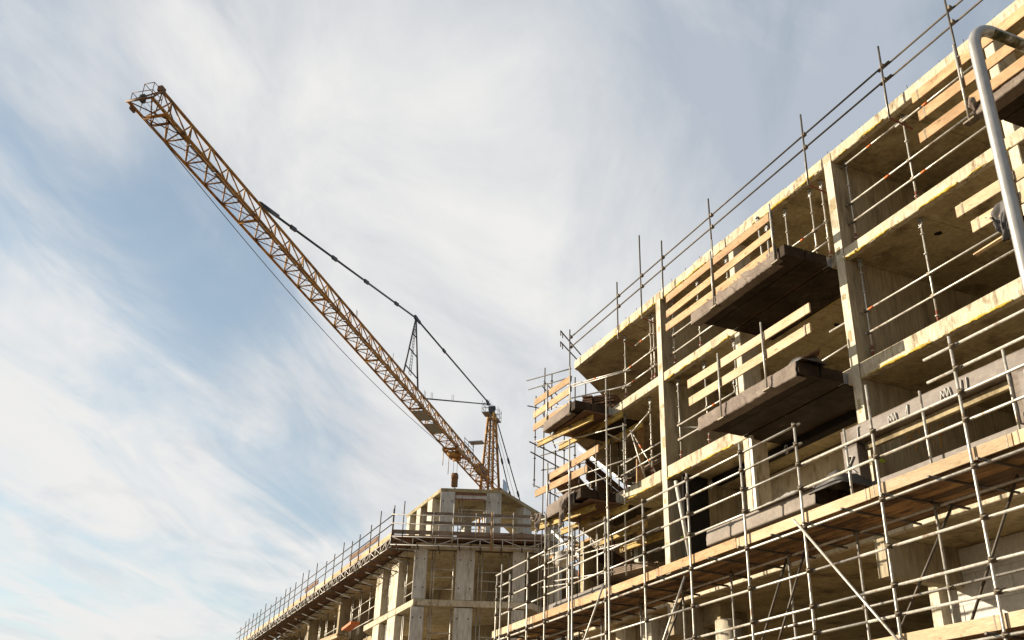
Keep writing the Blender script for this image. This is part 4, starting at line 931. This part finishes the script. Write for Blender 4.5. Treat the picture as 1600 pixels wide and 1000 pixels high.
# trolley, ropes, hook block, lamp plate
b = MB()
for t in (0, JW): b.obox(J(57.1, t, -.25), W_*1.5, T_*.1, V((0, 0, .16)))
for s in (55.8, 57.1, 58.4): b.tube(J(s, -.1, -.3), J(s, JW+.1, -.3), .09, 6)
b.obox(J(57.1, JW/2, -.35), W_*.7, T_*.5, V((0, 0, .12)))
for s, t, h in ((55.9, -.05, 1.6), (57.0, .2, 2.2), (58.3, 1.3, 1.2)): b.tube(J(s, t, -.3), J(s, t, -.3-h), .035, 5)
for s in (56.2, 58.1): b.tube(J(s, .3, -.55), J(s, 1.1, -.55), .22, 12)
tr = b.build('trolley', 'crane', cr)
for t in (.55, .95): MB().tube(J(57.6, t, -.4), J(57.6, t, -2.2), .02, 5).build('hoist_rope', 'rope', cr)
hb = MB(); hb.obox(J(57.6, .75, -2.95), W_*.22, T_*.3, V((0, 0, .72))); hb.tube(J(57.6, .45, -2.6), J(57.6, 1.05, -2.6), .36, 14)
hb = hb.build('hook_block', 'crane_dark', cr, bevel=.05)
MB().path([J(57.6, .75, -3.75)+T_*.2*math.sin(a*.5)+V((0, 0, -.25+.22*math.cos(a*.5))) for a in range(0, 10)], .06, 6).build('hook', 'tie', hb)
rp = [J(1+55*k/24, .3, -.25-1.25*math.sin(math.pi*k/24)**1.0) for k in range(25)]
MB().path(rp, .026, 5).build('trolley_rope', 'rope', cr)
for t in (.5, .8): MB().tube(J(.3, t, .15), J(57, t, .05), .014, 4).build('hoist_rope', 'rope', cr)
b = MB(); b.tube(J(60.2, JW+.3, 0), J(60.2, JW+.3, 1.75), .045, 6); b.tube(J(60.0, JW, 0), J(60.2, JW+.3, .9), .03, 5)
for z in (.6, 1.1, 1.5): b.tube(J(57.4, JW+.2, z), J(60.4, JW+.3, z), .03, 5)
for s in (57.4, 58.8): b.tube(J(s, JW+.2, 0), J(s, JW+.2, 1.6), .03, 5)
lo = b.build('lamp_mast', 'tie', cr); MB().obox(J(59.9, JW+.75, 1.82), W_*.5, T_*.75, V((0, 0, .05))).build('floodlight_plate', 'zinc', lo)
MB().obox(J(66.5, .75, .95), W_*1.6, T_*.4, V((0, 0, .35))).build('winch_drum', 'crane_dark', cr, bevel=.1)

# ------------------------------------------------------------------ sun and sky
SUN_AZ = V((-.62, -.785, 0)).normalized(); SUN_EL = rad(18)
sd = V((SUN_AZ.x*math.cos(SUN_EL), SUN_AZ.y*math.cos(SUN_EL), math.sin(SUN_EL)))
sun = bpy.data.lights.new('sun', 'SUN'); sun.energy = 5.0; sun.angle = rad(.5); sun.color = (1, .885, .72)
so = bpy.data.objects.new('sun', sun); C.objects.link(so); so.location = (0, 0, 60); so.rotation_euler = sd.to_track_quat('Z', 'Y').to_euler()
w = bpy.data.worlds.new('World'); SC.world = w; w.use_nodes = True; nt = w.node_tree; L = nt.links
for n in list(nt.nodes): nt.nodes.remove(n)
out = nd(nt, 'ShaderNodeOutputWorld'); sky = nd(nt, 'ShaderNodeTexSky'); sky.sky_type = 'NISHITA'; sky.sun_disc = False
sky.sun_elevation = SUN_EL; sky.sun_rotation = math.atan2(SUN_AZ.x, SUN_AZ.y); sky.air_density = 1.0; sky.dust_density = 1.2; sky.ozone_density = .6
b1 = nd(nt, 'ShaderNodeBackground'); b1.inputs['Strength'].default_value = .068
tint = nd(nt, 'ShaderNodeVectorMath', operation='MULTIPLY'); tint.inputs[1].default_value = (.86, 1.0, 1.0); L.new(sky.outputs[0], tint.inputs[0]); L.new(tint.outputs[0], b1.inputs['Color'])
tc = nd(nt, 'ShaderNodeTexCoord')
def vm(op, a, b_=None):
    n = nd(nt, 'ShaderNodeVectorMath', operation=op)
    for i, q in enumerate((a, b_)):
        if q is None: continue
        if isinstance(q, tuple): n.inputs[i].default_value = q
        else: L.new(q, n.inputs[i])
    return n.outputs['Value' if op in ('DOT_PRODUCT', 'LENGTH', 'DISTANCE') else 'Vector']
def mt(op, a, b_=0, c_=0, clamp=False):
    n = nd(nt, 'ShaderNodeMath', operation=op); n.use_clamp = clamp
    for i, q in enumerate((a, b_, c_)):
        if isinstance(q, (int, float)): n.inputs[i].default_value = q
        else: L.new(q, n.inputs[i])
    return n.outputs[0]
dirn = vm('NORMALIZE', tc.outputs['Generated'])
sx = nd(nt, 'ShaderNodeSeparateXYZ'); L.new(dirn, sx.inputs[0])
den = mt('ADD', mt('MAXIMUM', sx.outputs['Z'], 0), .12)
ca = mt('DIVIDE', vm('DOT_PRODUCT', dirn, (-.79, .61, 0)), den); cb = mt('DIVIDE', vm('DOT_PRODUCT', dirn, (.61, .79, 0)), den)
def cloudnoise(sa, sb, seed, detail, scale=1, rough=.55, distn=.4):
    cx = nd(nt, 'ShaderNodeCombineXYZ'); L.new(mt('MULTIPLY', ca, sa), cx.inputs[0]); L.new(mt('MULTIPLY', cb, sb), cx.inputs[1]); cx.inputs[2].default_value = seed
    n = nd(nt, 'ShaderNodeTexNoise'); n.inputs['Scale'].default_value = scale; n.inputs['Detail'].default_value = detail; n.inputs['Roughness'].default_value = rough
    n.inputs['Distortion'].default_value = distn; L.new(cx.outputs[0], n.inputs['Vector']); return n.outputs['Fac']
def blob(px, py, r):                       # soft patch of sky round a fixed direction
    d = ray(px, py).normalized(); n = vm('DISTANCE', dirn, tuple(d))
    return mt('POWER', 2.718, mt('MULTIPLY', mt('POWER', n, 2), -1/(r*r)))
n1 = cloudnoise(.55, 1.5, 2.3, 8, 1.0); n2 = cloudnoise(1.5, 4.3, 5.1, 9, 1.0, .55, .9); n3 = cloudnoise(1.6, 2.6, 9.7, 8, 1.0, .6, .6)
cov = mt('ADD', mt('MULTIPLY_ADD', n1, .66, .02), mt('MULTIPLY', n2, .62))
for px, py, r, k in ((330, 400, .085, -.17), (230, 350, .06, -.09), (60, 330, .09, -.05), (420, 480, .06, -.11), (470, 560, .07, -.08), (300, 540, .05, -.06), (230, 830, .10, -.09), (380, 860, .07, -.09), (60, 620, .10, -.03), (1200, 60, .18, .05), (80, 70, .08, .02), (545, 650, .05, -.06), (560, 330, .05, -.02),
                     (700, 250, .16, .22), (900, 450, .16, .22), (600, 100, .15, .15), (150, 560, .09, .12), (380, 640, .06, .10), (60, 480, .05, .06), (600, 760, .08, .06), (300, 740, .08, .09), (130, 950, .1, .10), (800, 620, .1, .16)):
    cov = mt('ADD', cov, mt('MULTIPLY', blob(px, py, r), k))
mr = nd(nt, 'ShaderNodeMapRange'); mr.interpolation_type = 'SMOOTHSTEP'; mr.inputs['From Min'].default_value = .46; mr.inputs['From Max'].default_value = .78
L.new(cov, mr.inputs['Value'])
fac = mt('MULTIPLY_ADD', mr.outputs[0], .72, .28)
# brightness of the cloud sheet: paler toward the sun side and the horizon, greyer away from it
tow = vm('DOT_PRODUCT', dirn, tuple(SUN_AZ))
k = mt('ADD', mt('MULTIPLY', mt('SUBTRACT', n3, .5), 2.0), mt('MULTIPLY', mt('SUBTRACT', n2, .5), .55))
k = mt('ADD', k, mt('MULTIPLY_ADD', tow, .75, .35))
k = mt('ADD', k, mt('MULTIPLY', mt('SUBTRACT', .45, sx.outputs['Z']), .8))
for px, py, r, q in ((760, 300, .16, .25), (940, 480, .14, .3), (1250, 150, .2, -.12), (120, 560, .12, .2)):
    k = mt('ADD', k, mt('MULTIPLY', blob(px, py, r), q))
mk = nd(nt, 'ShaderNodeMapRange'); mk.inputs['From Min'].default_value = 0; mk.inputs['From Max'].default_value = 1; L.new(k, mk.inputs['Value'])
mx = nd(nt, 'ShaderNodeMix', data_type='RGBA'); mx.inputs['A'].default_value = (.35, .39, .445, 1); mx.inputs['B'].default_value = (.64, .635, .625, 1)
L.new(mk.outputs[0], mx.inputs['Factor'])
b2 = nd(nt, 'ShaderNodeBackground'); L.new(mx.outputs['Result'], b2.inputs['Color']); b2.inputs['Strength'].default_value = .60
ms = nd(nt, 'ShaderNodeMixShader'); L.new(fac, ms.inputs[0]); L.new(b1.outputs[0], ms.inputs[1]); L.new(b2.outputs[0], ms.inputs[2]); L.new(ms.outputs[0], out.inputs['Surface'])

vs_ = SC.view_settings; vs_.view_transform = 'Standard'; vs_.look = 'None'; vs_.exposure = 1.17; vs_.gamma = 1; vs_.use_curve_mapping = False
SC.cycles.max_bounces = 8; SC.cycles.diffuse_bounces = 5
